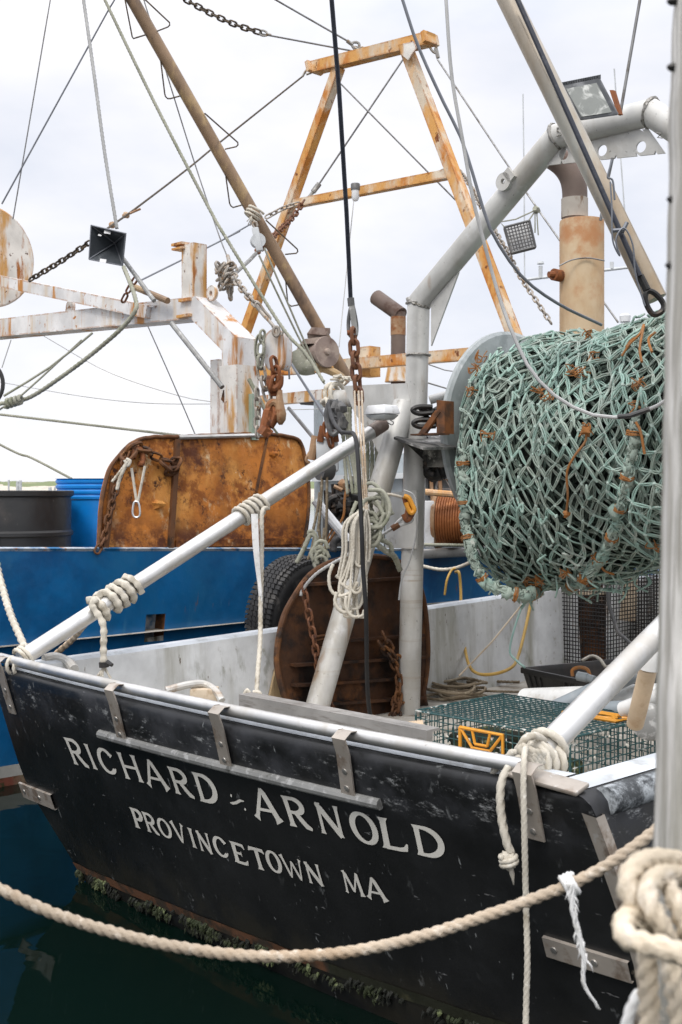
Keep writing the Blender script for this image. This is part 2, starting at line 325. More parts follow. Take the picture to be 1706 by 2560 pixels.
m['chaind']=mat('chain_dark',(.075,.06,.045),.6,.5,.4,[dict(col=(.15,.10,.05),scale=30,thr=(.5,.66))])
m['chainr']=mat('chain_rust',(.17,.072,.035),.7,.2,.4,[dict(col=(.09,.045,.035),scale=20,thr=(.5,.66)),dict(col=(.28,.12,.05),scale=50,thr=(.58,.7))])
m['chaing']=mat('chain_grey',(.36,.33,.29),.6,.4,.4,[dict(col=(.24,.15,.08),scale=20,thr=(.5,.66))])
m['shack']=mat('shackle_steel',(.30,.29,.27),.5,.7,.5,[dict(col=(.2,.13,.07),scale=20,thr=(.5,.66))])
m['brown']=mat('rusty_block_cheek',(.33,.20,.11),.65,.1,.4,[dict(col=(.24,.09,.03),scale=9,thr=(.5,.64)),dict(col=(.50,.36,.24),scale=6,thr=(.54,.68))],bump=(40,.3,.005))
m['dkred']=mat('red_rust_iron',(.22,.075,.025),.7,.1,.4,[dict(col=(.10,.04,.02),scale=14,thr=(.5,.66))],bump=(40,.3,.005))
m['blackpl']=mat('black_plastic',(.022,.022,.022),.45,0,.5,[dict(col=(.075,.06,.05),scale=1.7,thr=(.5,.7)),dict(col=(.12,.115,.105),scale=34,thr=(.66,.74),stretch=(1,1,.3))],bump=(20,.05,.005))
m['bluepl']=mat('blue_plastic',(.003,.205,.64),.35,0,.5,[dict(col=(.01,.22,.60),scale=2,thr=(.45,.7))],bump=(12,.04,.005))
m['tyre']=mat('tyre_rubber',(.030,.030,.031),.75,0,.35,[dict(col=(.085,.08,.075),scale=8,thr=(.52,.68))],bump=(60,.2,.004))
m['radar']=mat('reflector_grey',(.052,.060,.068),.45,.1,.5,[dict(col=(.15,.16,.17),scale=9,thr=(.58,.72))])
m['paper']=mat('white_sticker',(.66,.66,.66),.6,0,.3)
m['ink']=mat('grey_print',(.16,.16,.18),.7,0,.3)
m['trapw']=mat('trap_wire_green',(.012,.060,.062),.5,0,.5,[dict(col=(.60,.59,.55),scale=22,thr=(.55,.63),scale2=5,thr2=(.42,.55),rough=.9)],bump=(120,.4,.003))
m['barn']=mat('barnacle_crust',(.58,.56,.50),.95,0,.2,[dict(col=(.3,.28,.24),scale=40,thr=(.5,.66))],bump=(90,.6,.006))
m['yel']=mat('yellow_orange_plastic',(.62,.27,.025),.5,0,.4,[dict(col=(.45,.2,.03),scale=9,thr=(.5,.7))])
m['yhose']=mat('yellow_hose',(.50,.31,.07),.5,0,.4,[dict(col=(.42,.34,.2),scale=5,thr=(.5,.7))])
m['mint']=mat('mint_line',(.33,.50,.44),.7,0,.3)
m['pvc']=mat('white_pvc',(.72,.72,.70),.35,0,.5,[dict(col=(.5,.47,.42),scale=6,thr=(.56,.72))])
m['pvcg']=mat('grey_pvc',(.24,.27,.29),.35,0,.5,[dict(col=(.34,.36,.37),scale=4,thr=(.5,.68))])
m['pvct']=mat('tan_suction_hose',(.58,.45,.31),.6,0,.4,[dict(col=(.45,.31,.19),scale=6,thr=(.5,.7))],bump=(30,.1,.004))
m['ply']=mat('plywood_edge',(.42,.31,.18),.8,0,.3,[dict(col=(.26,.18,.10),scale=6,thr=(.5,.68),stretch=(4,4,.3))],bump=(40,.2,.004))
m['piling']=mat('grey_timber',(.72,.70,.66),.85,0,.25,[dict(col=(.33,.315,.28),scale=130,thr=(.46,.60),stretch=(1,1,.03)),dict(col=(.60,.59,.56),scale=90,thr=(.56,.66),stretch=(1,1,.04)),dict(col=(.40,.38,.34),scale=40,thr=(.5,.62),stretch=(1,1,.05)),dict(col=(.30,.29,.25),scale=9,thr=(.48,.62),stretch=(1,1,.10)),dict(col=(.55,.54,.52),scale=14,thr=(.55,.7),stretch=(1,1,.08)),dict(col=(.22,.20,.16),scale=3,thr=(.64,.74))],bump=(34,.9,.012,(1,1,.07)))
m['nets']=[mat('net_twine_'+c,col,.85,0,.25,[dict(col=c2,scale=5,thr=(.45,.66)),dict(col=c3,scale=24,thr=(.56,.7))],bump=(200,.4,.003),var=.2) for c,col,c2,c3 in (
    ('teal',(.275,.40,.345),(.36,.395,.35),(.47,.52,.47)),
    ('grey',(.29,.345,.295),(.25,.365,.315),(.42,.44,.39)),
    ('inner_shade',(.14,.185,.15),(.22,.32,.27),(.28,.31,.26)),
    ('deep_shade',(.05,.07,.057),(.08,.115,.09),(.10,.105,.085)))]  # inner layers' twine coloured darker to paint the shade between strands
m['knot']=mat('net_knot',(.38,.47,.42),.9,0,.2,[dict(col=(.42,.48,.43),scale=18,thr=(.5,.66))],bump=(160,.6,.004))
m['netcore']=mat('net_heart_dark',(.018,.022,.019),.95,0,.1,[dict(col=(.05,.065,.055),scale=30,thr=(.5,.66))],bump=(50,.6,.02))  # near-black colour stands in for shade seen through the mesh
m['orange']=mat('orange_twine',(.30,.125,.036),.85,0,.3,[dict(col=(.25,.13,.06),scale=12,thr=(.45,.62))])
m['flange']=mat('reel_flange_grey',(.40,.43,.43),.5,.2,.4,[dict(col=(.30,.33,.33),scale=7,thr=(.48,.66)),dict(col=(.5,.52,.52),scale=20,thr=(.58,.7))],bump=(50,.06,.004))
m['dkmetal']=mat('black_oily_metal',(.02,.019,.018),.45,.4,.5,[dict(col=(.09,.06,.04),scale=9,thr=(.56,.7))],bump=(40,.2,.005))
m['greymetal']=mat('grey_machine',(.10,.10,.10),.5,.3,.5,[dict(col=(.2,.19,.18),scale=9,thr=(.5,.7))])
m['house']=mat('deckhouse_grey',(.36,.40,.42),.5,0,.4,[dict(col=(.27,.29,.29),scale=2,thr=(.5,.7),stretch=ST)],bump=(20,.05,.005))
m['bulk']=mat('bulkhead_grimy',(.19,.185,.165),.6,0,.4,[dict(col=(.11,.10,.085),scale=2.4,thr=(.45,.66),stretch=(1,1,.3)),dict(col=(.25,.13,.06),scale=5,thr=(.62,.72),stretch=ST)],bump=(20,.1,.005))
m['lampb']=mat('floodlight_body',(.03,.034,.038),.5,.2,.5,[dict(col=(.11,.115,.12),scale=9,thr=(.5,.7))])
m['glassy']=mat('lamp_glass',(.12,.13,.115),.2,.0,.8,[dict(col=(.45,.46,.43),scale=7,thr=(.52,.68),dist=1.5),dict(col=(.10,.11,.10),scale=4,thr=(.55,.7))],var=.2)
m['white']=mat('lamp_white',(.68,.69,.70),.4,0,.5,[dict(col=(.45,.45,.44),scale=9,thr=(.55,.72))])
m['lens']=mat('milky_lens',(.42,.44,.44),.2,0,.6)
m['wood']=mat('pale_wood',(.52,.43,.32),.8,0,.3,[dict(col=(.4,.3,.2),scale=9,thr=(.5,.7))])
m['sand']=mat('dune_sand',(.55,.50,.42),.9,0,.2,[dict(col=(.25,.22,.2),scale=.35,thr=(.5,.7))])
m['scrub']=mat('dune_scrub',(.17,.20,.10),.9,0,.2,[dict(col=(.28,.27,.17),scale=.1,thr=(.5,.7))])
m['far']=mat('far_grey_paint',(.55,.57,.58),.6,0,.3)
m['green']=mat('faded_green_paint',(.30,.38,.31),.7,0,.3,[dict(col=(.45,.44,.36),scale=9,thr=(.5,.66),stretch=ST)])
# water
mw=bpy.data.materials.new('harbour_water'); mw.use_nodes=True; t=mw.node_tree; bs=t.nodes['Principled BSDF']
bs.inputs['Base Color'].default_value=(.0020,.0072,.0052,1); bs.inputs['Roughness'].default_value=.04; bs.inputs['IOR'].default_value=1.33
tcw=t.nodes.new('ShaderNodeTexCoord'); n1=t.nodes.new('ShaderNodeTexNoise'); n1.inputs['Scale'].default_value=1.7; n1.inputs['Detail'].default_value=2.5; n1.inputs['Distortion'].default_value=.6
t.links.new(tcw.outputs['Object'],n1.inputs['Vector']); b1=t.nodes.new('ShaderNodeBump'); b1.inputs['Strength'].default_value=.22; b1.inputs['Distance'].default_value=.03
t.links.new(n1.outputs['Fac'],b1.inputs['Height']); t.links.new(b1.outputs[0],bs.inputs['Normal'])
# ------------------------------------------------------------------ setting
ZW=-.28
def gridplane(z,ext): 
    b=MB(); b.v=[V((-ext,-40,z)),V((ext,-40,z)),V((ext,ext,z)),V((-ext,ext,z))]; b.f=[(0,1,2,3)]; return b
tag(gridplane(ZW,3000).build('water',mw,smooth=False),None,None,kind='structure')
b=MB(); rows=[]
for i in range(90):
    x=-260+i*4.0; y=420+25*noise.noise(V((i*.05,0,0)))
    h=2.2+2.2*noise.noise(V((i*.11,3,0)))+.8*noise.noise(V((i*.4,5,0)))
    rows.append([V((x,y-60,ZW-.4)),V((x,y-30,ZW+.9+.6*noise.noise(V((i*.5,8,1))))),V((x,y,ZW+1.2+h*.5)),V((x,y+25,ZW+1.4+h)),V((x,y+120,ZW-.4))])
tag(b.grid(rows).build('far_shore',m['sand']),None,None,kind='structure')
b=MB(); rows=[]
for i in range(150):
    x=-260+i*2.4; j=i*.6
    h=2.4+2.2*noise.noise(V((j*.11,3,0)))+.9*noise.noise(V((i*.9,5,0)))
    rows.append([V((x,424,ZW+1.4)),V((x,430,ZW+1.9+h*.55)),V((x,446,ZW+2.5+h)),V((x,470,ZW+.5))])
tag(b.grid(rows).build('dune_scrub',m['scrub']),None,None,kind='structure')
for k,(x,ht,wd) in enumerate(((22,1200,5),(44,1203,8),(51,1201,8),(125,1218,9),(137,1218,5))):
    p=at(x,HY,Y=150); top=CZ+(HY-ht)/FPX*150
    b=MB().tube([V((p.x,p.y,ZW-1)),V((p.x,p.y,(top+ZW)/2)),V((p.x+.03,p.y,top))],wd/2/FPX*150,8)
    tag(b.build('distant_piling',m['far']),('thin lone distant piling above the black barrel','distant piling left half of the close pair beyond the black barrel','taller right half of the close pair of distant pilings','stubby distant piling beside the blue barrel rim','thinnest distant piling touching the blue barrel edge')[k],'piling','distant pilings on the shore')
# ------------------------------------------------------------------ the black fishing boat
boat=thing('fishing_boat',B(0,2,ZW),'black hulled fishing boat with cream name lettering on its transom and a grey pipe gantry','boat')
HALF=[(-.6,.05),(-.45,.66),(-.3,.83),(-.2,.872),(-.14,.893),(0,.945),(.15,1.0),(.25,1.03),(.4,1.035),(.6,1.025),(.8,1.012),(.93,1.003),(.975,.997),(1.0,.985),(1.012,.97)]
def bw(v): return 2.09+.13*math.sin(min(1,max(0,v)/5)*math.pi/2)-(0 if v<5 else .055*(v-5)**2)
def sheer(v): return .012*max(0,v)+.002*max(0,v)**2
def hs(v,k,side):
    z,f=HALF[k]; return z+(sheer(v)*max(0,(z+.3)/1.3)), f
VS=[0,.1,.25,.5,.8,1.2,1.7,2.3,3,3.8,4.6,5.4,6.2,7,8,9,10]
def hp(v,k,side):
    z,f=hs(v,k,side); u=side*f*max(.02,bw(v)); v0=TV(u,z)
    return B(u,v0+v*(11-v0)/11,z)
for side in (-1,1):
    rows=[[hp(v,k,side) for k in range(len(HALF))] for v in VS]
    MB().grid(rows).build('hull_side',m['hull'],boat,auto=60)
rows=[]
for k in range(len(HALF)):
    z,f=HALF[k]; off=0
    r_=[]
    for i in range(33):
        u=(-1+2*i/32)*f*2.09
        # rolled upper lip of the transom
        vv=TV(u,z)
        if z>.93: vv+=[0,.0,.006,.022,.05][max(0,k-10)]
        r_.append(B(u,vv,z))
    rows.append(r_)
MB().grid(rows).build('transom',m['hull'],boat,auto=60)
# gunwale caps and inner liner
def caprow(v,side,w=.2):
    z=1.018+sheer(v); uo=side*.968*bw(v); ui=side*(bw(v)-w)
    return [B(uo,v,z-.004),B(uo-side*.03,v,z+.006),B(ui+side*.02,v,z+.006),B(ui,v,z-.012)]
for side in (-1,1):
    vs=[.07]+VS[2:]; MB().grid([caprow(v,side) for v in vs]).build('gunwale_cap',m['cap'],boat)
    MB().grid([[caprow(v,side)[3],B(side*(bw(v)-.205),v,.9+sheer(v)),B(side*(bw(v)-.235),max(v,.42),.33)] for v in [.14]+vs[1:]]).build('bulwark',m['grp'],boat)
rows=[]
for i in range(33):
    u=-1.9+3.8*i/32; v0=TV(u,1.0); rows.append([B(u,v0+.055,1.013),B(u,v0+.075,1.026),B(u,v0+.20,1.026),B(u,v0+.215,1.01)])
MB().grid(rows).build('transom_cap',m['cap'],boat)
MB().grid([[B(-1.9+3.8*i/16,TV(-1.9+3.8*i/16,1)+.21,1.012),B(-1.9+3.8*i/16,TV(-1.9+3.8*i/16,1)+.38,.33)] for i in range(17)]).build('bulwark',m['grp'],boat)
MB().grid([[B(-(bw(v)-.12),v,.37),B(0,v,.385),B(bw(v)-.12,v,.37)] for v in [.40,.5]+VS[4:14]]).build('deck',m['deck'],boat)
rl=[B(bw(v)*.985+.012,v,.972+sheer(v)) for v in [.12,.3,.6,1.0,1.6,2.4,3.4]]
MB().tube(resamp(rl,.06),[.05+.004*R.random() for _ in range(200)][:len(resamp(rl,.06))],14).build('rub_roll',m['roll'],boat)
# stern pipe rail
UE=PT(1282,1925)[0]
rail=cr_([B(u,TV(u,1.05)+.06,1.062) for u in (-2.02,-1.5,-1,-.5,0,.5,1,1.4,UE)],6)
MB().tube(rail,.028,14).build('stern_rail',m['alu'],boat)
a=B(UE-.06,TV(UE,1.03)+.045,1.042); c=B(2.045,.035,1.022)
MB().beam(a,c,.085,.018,V((-.25*K.x,-.25*K.y,1))).build('corner_plate',m['steel'],boat,bevel=.006)
# stainless straps
def strap(top,bot,wd=.075):
    u1,z1=PT(*top); u2,z2=PT(*bot); bb=MB(); rows=[]
    path=[(u1,None)]
    pts=[B(u1,TV(u1,1.05)+.06,1.085),B(u1,TV(u1,1.05)+.015,1.085),B(u1,TV(u1,1.05)-.018,1.06)]
    for i in range(9):
        t_=i/8; u=u1+(u2-u1)*t_; z=1.0+(z2-1.0)*t_; pts.append(TS(u,z,.012))
    e=V((T.x,T.y,0))*wd/2; n=V((-K.x,-K.y,-RAKE)).normalized()*.008
    for p in pts: rows.append([p-e,p-e+n,p+e+n,p+e])
    o=bb.grid(rows).plate([pts[-1]-e,pts[-1]-e+n*.9,pts[-1]+e+n*.9,pts[-1]+e],V((0,0,-.001))).build('strap',m['steel'],boat,auto=50)
    for t_ in (.42,.83):
        u=u1+(u2-u1)*t_; z=1.0+(z2-1.0)*t_; p=TS(u,z,.019); nn=V((-K.x,-K.y,-RAKE)).normalized()
        MB().lathe(p,nn,[(0,.014),(.004,.013),(.006,.006)],10).build('bolt',m['bolt'],o)
strap((12,1690),(38,1780)); strap((286,1742),(312,1847)); strap((548,1800),(573,1912)); strap((860,1862),(878,1982)); strap((1322,1965),(1345,2092),.085)
# half-round rub bar and short strips
ua,za=PT(254,1833); ub,zb=PT(955,2008)
MB().tube([TS(ua+(ub-ua)*i/12,za+(zb-za)*i/12,.008) for i in range(13)],.024,10).build('rub_bar',m['galv'],boat)
def strip(p,q,ht):
    u1,z1=PT(*p);u2,z2=PT(*q); e=(TS(u1,z1-.05)-TS(u1,z1+.05)).normalized()*ht/2; n=V((-K.x,-K.y,-RAKE)).normalized()
    rows=[[TS(u1+(u2-u1)*i/6,z1+(z2-z1)*i/6,.0)+e*s+n*d for s,d in ((-1,.0),(-1,.014),(1,.014),(1,.0))] for i in range(7)]
    o=MB().grid(rows).build('strap',m['steel'],boat,auto=50)
    for t_ in (.12,.6):
        MB().lathe(TS(u1+(u2-u1)*t_,z1+(z2-z1)*t_,.014),n,[(0,.014),(.004,.013),(.005,.005)],10).build('bolt',m['bolt'],o)
    return o
strip((57,1972),(137,2004),.10); strip((1366,2362),(1580,2428),.085)
# stainless corner angle down the starboard edge
rows=[]
for i in range(12):
    z=.945-.093*i; f=1.0
    zz=[h[0] for h in HALF]; k=max(j for j in range(len(zz)) if zz[j]<=z); k=min(k,len(zz)-2); t_=(z-zz[k])/(zz[k+1]-zz[k]); f=HALF[k][1]+(HALF[k+1][1]-HALF[k][1])*t_
    u=f*2.09
    rows.append([TS(u-.05,z,.004),TS(u+.012,z,.016),B(u+.016,TV(u,z)+.03,z),B(u+.002,TV(u,z)+.034,z)])
MB().grid(rows).build('corner_angle',m['steel'],boat,auto=30)
# boot stripe and weed
rows=[]
def fz(z):
    zz=[h[0] for h in HALF]; k=max(j for j in range(len(zz)) if zz[j]<=z); k=min(k,len(zz)-2); t_=(z-zz[k])/(zz[k+1]-zz[k]); return HALF[k][1]+(HALF[k+1][1]-HALF[k][1])*t_
def wl(u): return .035*(u+1.8)     # the painted line rises a little to starboard
rows2=[]
for i in range(41):
    q=-1+2*i/40; r_=[]
    for z0 in (-.225,-.20,-.172):
        u=q*fz(z0)*2.09; zz=z0+wl(u)+.008*noise.noise(V((i*.7,0,0))); u=q*fz(zz)*2.09; r_.append(TS(u,zz,.004))
    (rows if i<=25 else rows2).append(r_)
    if i==25: rows2.append([p.copy() for p in r_])
MB().grid(rows).build('boot_stripe',m['boot'],boat); MB().grid(rows2).build('olive_band',m['olive'],boat)
b=MB()
for i in range(1100):
    q=R.uniform(-1,1); z=-.228+R.uniform(-.045,.02)
    if q>-.1 and R.random()<.5 or noise.noise(V((q*9,z*20,2)))<-.12: continue
    u=q*fz(z)*2.09; z+=wl(u)*1.0; u=q*fz(max(-.59,z))*2.09
    p=TS(u,z,.002); L=R.uniform(.012,.040)*(1.1-.5*max(0,q)); d=V((-K.x,-K.y,0))*R.uniform(.005,.018)+V((T.x,T.y,0))*R.uniform(-.012,.012)
    b.tube([p,p+d-V((0,0,L*.5)),p+d*1.2-V((R.uniform(-.008,.008),0,L))],[R.uniform(.006,.012),R.uniform(.006,.011),.002],5)
b.build('weed',m['weed'],boat)['kind']='stuff'
# ---- lettering: flared hand-painted strokes
def Ls(c):
    fl=lambda x,w=.17,y0=0,y1=1,x1=None:[(x,y0,w*1.75),(x+( (x1 or x)-x)*.12,y0+(y1-y0)*.12,w*1.1),(((x1 or x)+x)/2,(y0+y1)/2,w),((x1 or x)-((x1 or x)-x)*.12,y1-(y1-y0)*.12,w*1.1),((x1 or x),y1,w*1.75)]
    def arc(cx,cy,rx,ry,a0,a1,wv,wh,n=18):
        o=[]
        for i in range(n+1):
            a=math.radians(a0+(a1-a0)*i/n); w_=wh+(wv-wh)*abs(math.cos(a)); o.append((cx+rx*math.cos(a),cy+ry*math.sin(a),w_))
        return o
    if c=='I': return [fl(.5,.18)]
    if c=='R': return [fl(.17),[(.17,.94,.12)]+arc(.45,.72,.36,.23,90,-90,.2,.11)+[(.17,.49,.10)],[(.45,.5,.14),(.62,.3,.19),(.8,.1,.2),(1.0,.03,.10)]]
    if c=='P': return [fl(.22,.22),[(.2,.94,.13)]+arc(.5,.70,.40,.24,90,-90,.26,.12)+[(.2,.46,.11)]]
    if c=='D': return [fl(.17),[(.15,.945,.11)]+arc(.36,.5,.54,.445,90,-90,.22,.11)+[(.15,.055,.11)]]
    if c=='O': return [arc(.5,.5,.42,.46,0,360,.21,.09,30)]
    if c=='C': return [[(.93,.72,.24),(.88,.80,.13)]+arc(.52,.5,.43,.45,45,315,.22,.10)+[(.9,.2,.1),(.96,.27,.06)]]
    if c=='H': return [fl(.14),fl(.86),[(.14,.5,.10),(.86,.5,.10)]]
    if c=='A': return [[(.06,.0,.26),(.12,.12,.14),(.44,.9,.12),(.47,1.0,.10)],[(.47,1.0,.10),(.55,.85,.2),(.84,.14,.21),(.9,.0,.34)],[(.2,.33,.09),(.75,.33,.09)]]
    if c=='N': return [fl(.13,.11),fl(.87,.11),[(.05,.98,.10),(.2,.84,.2),(.78,.16,.2),(.88,.0,.12)]]
    if c=='L': return [fl(.2,.2),[(.18,.05,.11),(.7,.06,.12),(.9,.10,.16),(.97,.27,.06)]]
    if c=='V': return [[(.08,1,.30),(.16,.85,.2),(.45,.12,.17),(.5,.0,.10)],[(.9,1,.22),(.82,.85,.11),(.55,.12,.11),(.5,.0,.10)]]
    if c=='E': return [fl(.2,.22),[(.18,.945,.12),(.7,.94,.13),(.85,.92,.16),(.93,.76,.05)],[(.2,.5,.10),(.6,.5,.11),(.66,.5,.28)],[(.18,.055,.12),(.7,.06,.13),(.88,.09,.16),(.97,.25,.05)]]
    if c=='T': return [fl(.5,.2,0,.95),[(.02,.80,.05),(.1,.92,.17),(.5,.94,.12),(.9,.92,.17),(.98,.80,.05)]]
    if c=='W': return [[(.05,1,.22),(.1,.85,.14),(.26,.1,.13),(.29,0,.08)],[(.29,0,.08),(.32,.12,.08),(.5,.8,.08)],[(.48,.8,.10),(.53,.7,.14),(.7,.1,.13),(.73,0,.08)],[(.73,0,.08),(.77,.14,.08),(.9,.86,.08),(.94,1,.17)]]
    if c=='M': return [[(.07,0,.17),(.1,.12,.09),(.17,.88,.09),(.14,1,.17)],[(.15,1,.10),(.24,.85,.15),(.48,.2,.13),(.51,.12,.08)],[(.51,.12,.08),(.56,.25,.08),(.8,.9,.09),(.86,1,.14)],[(.85,1,.14),(.84,.86,.15),(.9,.14,.16),(.92,0,.26)]]
    if c=='~': return [[(.02,.30,.05),(.15,.28,.14),(.42,.38,.16),(.7,.58,.15),(.95,.60,.05)],[(.18,.78,.16),(.26,.74,.16)],[(.86,.14,.14),(.94,.10,.14)]]
    return []
def letter(bb,c,BL,BR,TL,k0):
    u0,z0=PT(*BL);u1,z1=PT(*BR);u2,z2=PT(*TL)
    wd=math.hypot(u1-u0,(z1-z0)); ht=math.hypot(u2-u0,(z2-z0)*1.066); asp=wd/ht
    for k,s in enumerate(Ls(c)):
        P=[(x*asp,y,w_*1.05) for x,y,w_ in s]
        L=[];Rr=[]
        for i,(x,y,w_) in enumerate(P):
            a=P[max(0,i-1)];b_=P[min(len(P)-1,i+1)]; closed=(c=='O')
            if closed: a=P[i-1] if i>0 else P[-2]; b_=P[i+1] if i<len(P)-1 else P[1]
            dx,dy=b_[0]-a[0],b_[1]-a[1]; l=math.hypot(dx,dy) or 1; nx,ny=-dy/l*w_/2,dx/l*w_/2
            L.append((x+nx,y+ny));Rr.append((x-nx,y-ny))
        def mp_(q):
            x,y=q[0]/asp,q[1]; u=u0+x*(u1-u0)+y*(u2-u0); z=z0+x*(z1-z0)+y*(z2-z0); return TS(u,z,.0035+.0005*k+.0001*(k0%3))
        rows=[[mp_(a),mp_((a[0]*.5+b_[0]*.5,a[1]*.5+b_[1]*.5)),mp_(b_)] for a,b_ in zip(L,Rr)]
        bb.grid(rows)
def c4(p): return (p[0]*.38265,1550+p[1]*.38265)
def c5(p): return (550+p[0]*.38265,1550+p[1]*.38265)
def cl(p): return (300+p[0]*.44643,1980+p[1]*.44643)
bb=MB()
for i,(c,a_,b_,d_) in enumerate((('R',(487,938),(590,965),(415,762)),('I',(600,965),(662,982),(532,800)),('C',(680,990),(782,1018),(618,822)),('H',(825,1032),(948,1062),(762,858)),('A',(972,1078),(1122,1114),(903,895)),('R',(1150,1128),(1280,1165),(1090,950)),('D',(1312,1180),(1450,1212),(1252,988)))):
    letter(bb,c,c4(a_),c4(b_),c4(d_),i)
bb.build('lettering',m['letter'],boat,smooth=False); bb=MB()
for i,(c,a_,b_,d_) in enumerate((('~',(78,1222),(185,1250),(48,1112)),('A',(240,1290),(420,1328),(180,1083)),('R',(462,1340),(614,1374),(396,1140)),('N',(666,1388),(825,1424),(615,1185)),('O',(890,1440),(1060,1482),(830,1235)),('L',(1066,1482),(1244,1520),(1026,1280)),('D',(1290,1528),(1492,1572),(1246,1328)))):
    letter(bb,c,c5(a_),c5(b_),c5(d_),i)
bb.build('lettering',m['letter'],boat,smooth=False); bb=MB()
for i,(c,a_,b_,d_) in enumerate((('P',(92,195),(152,214),(55,82)),('R',(160,218),(228,242),(122,105)),('O',(236,243),(306,265),(200,136)),('V',(320,270),(394,295),(280,158)),('I',(403,302),(446,318),(370,192)),('N',(458,325),(528,348),(425,210)),('C',(545,350),(620,375),(512,235)),('E',(650,388),(732,414),(615,270)),('T',(752,420),(842,446),(715,297)),('O',(845,438),(922,462),(808,316)),('W',(935,466),(1056,502),(893,345)),('N',(1065,506),(1150,528),(1030,385)),('M',(1270,558),(1378,586),(1233,432)),('A',(1393,590),(1510,616),(1356,465)))):
    if i==12: bb.build('lettering',m['letter'],boat,smooth=False); bb=MB()
    letter(bb,c,cl(a_),cl(b_),cl(d_),i)
bb.build('lettering',m['letter'],boat,smooth=False)
# ---- gantry
GV=3.2
g=bpy.data.objects.new('gantry',None); sc.collection.objects.link(g); g.parent=boat; g.matrix_parent_inverse=Matrix.Translation(-boat.location); g['w0']=(0,0,0)
def mitre(pts,r,n=20):
    # pipe with mitred corners
    bb=MB(); F=[]; rows=[]
    ref=None
    for i,p in enumerate(pts):
        d1=(pts[i]-pts[i-1]).normalized() if i>0 else None; d2=(pts[i+1]-pts[i]).normalized() if i<len(pts)-1 else None
        if d1 is None: d1=d2
        if d2 is None: d2=d1
        pn=(d1+d2).normalized(); side=V((K.x,K.y,0)); 
        x=side; y=d1.cross(side).normalized(); row=[]
        for k in range(n):
            a=2*math.pi*k/n; q=pts[i]+(x*math.cos(a)+y*math.sin(a))*r
            # slide along d1 onto mitre plane
            t_=(pts[i]-q).dot(pn)/d1.dot(pn); row.append(q+d1*t_)
        rows.append(row+[row[0]])
    bb.grid(rows); return bb,rows
p1=at(1047,757,v=GV); p2=at(1393,332,v=GV); p3=at(1628,292,v=GV)
u1,_,z1=bl(p1);u2,_,z2=bl(p2);u3,_,z3=bl(p3); zt=(z2+z3)/2
uL=bl(at(1022,1500,v=GV))[0]
gp=[B(uL,GV,.37),p1,B(u2,GV,zt),B(u3,GV,zt),B(-u1,GV,z1),B(-uL,GV,.37)]
bb,rows=mitre(gp,.084); bb.build('pipe_frame',m['gantry'],g,auto=25)
tx0=V((T.x,T.y,0))
for i in (1,2,3,4): MB().tube(resamp(rows[i],.02),.012,6,closed=False,prof=lambda a,i:R.uniform(.6,1.4)).build('weld',m['weld'],g)
for yy in (888,700+58):
    c_=at(1046,yy,v=GV); MB().tube([c_+tx0*math.cos(t_*.2618)*.087+V((K.x,K.y,0))*math.sin(t_*.2618)*.087 for t_ in range(24)],.009,6,closed=True,prof=lambda a,i:R.uniform(.6,1.4)).build('weld',m['weld'],g)
# leaning after leg
lb=at(775,1830,u=-1.66); lt=at(1000,1010,v=GV-.06); lt=B(-1.66,bl(lt)[1],lt.z)
lb=B(-1.66,bl(lb)[1],.37)
MB().tube([lb,lb.lerp(lt,.5),lt],.085,20).build('leaning_leg',m['gantry'],g)
# outboard arm with gusset plate
ap=at(1040,985,v=GV); ae=at(838,990,v=GV)
ae=B(bl(ae)[0],GV,ap.z)
MB().tube([ae,ap],.078,20).tube([ae+V((0,0,0)),ae+(ap-ae).normalized()*.03],.082,20).build('outboard_arm',m['gantry'],g)
kk=V((K.x,K.y,0))
MB().plate(pxs([(862,965),(1020,958),(1028,1000),(985,1190),(958,1150),(926,1085),(888,1030)],v=GV-.075),kk*-.012).build('gusset_plate',m['gantry'],g,smooth=False)
MB().plate(pxs([(968,1232),(1042,1225),(1040,1372),(965,1370)],v=GV-.1),kk*.02).build('gusset_plate',m['gantry'],g,smooth=False)
MB().plate(pxs([(1078,755),(1147,680),(1078,865)],v=GV),kk*.014).build('gusset_plate',m['gantry'],g,smooth=False)
# slotted plate under the top bar
pl=[at(1362,414,v=GV),at(1395,345,v=GV),at(1620,322,v=GV),at(1663,383,v=GV)]
me=MB(); hol=[at(1410,386,v=GV),at(1506,376,v=GV),at(1603,367,v=GV)]
def lerp4(a,b): # bilinear on plate
    top=pl[1].lerp(pl[2],a); bot=pl[0].lerp(pl[3],a); return bot.lerp(top,b)
cells=[(0,.0,.14),(1,.14,.30),(0,.30,.46),(1,.46,.62),(0,.62,.78),(1,.78,.94),(0,.94,1)]
hid=0
for kind,a0,a1 in cells:
    if not kind: me.plate([lerp4(a0,0),lerp4(a1,0),lerp4(a1,1),lerp4(a0,1)],kk*.012)
    else:
        c_=hol[hid]; hid+=1; ru=.036; n=20
        o4=[]; inn=[]
        for k in range(n):
            a=2*math.pi*k/n; dx,dz=math.cos(a),math.sin(a); inn.append(c_+V((T.x,T.y,0))*dx*ru+V((0,0,1))*dz*ru)
            q=max(abs(dx),abs(dz)); s_=(dx/q*.5+.5,dz/q*.5+.5); o4.append(lerp4(a0+(a1-a0)*s_[0],s_[1]))
        b0=len(me.v); me.v+=inn+o4+[p+kk*.012 for p in inn+o4]
        for k in range(n):
            k2=(k+1)%n; me.f+=[(b0+k,b0+k2,b0+n+k2,b0+n+k),(b0+2*n+k,b0+3*n+k,b0+3*n+k2,b0+2*n+k2),(b0+k,b0+2*n+k,b0+2*n+k2,b0+k2)]
me.build('slotted_plate',m['gantry'],g,smooth=False)
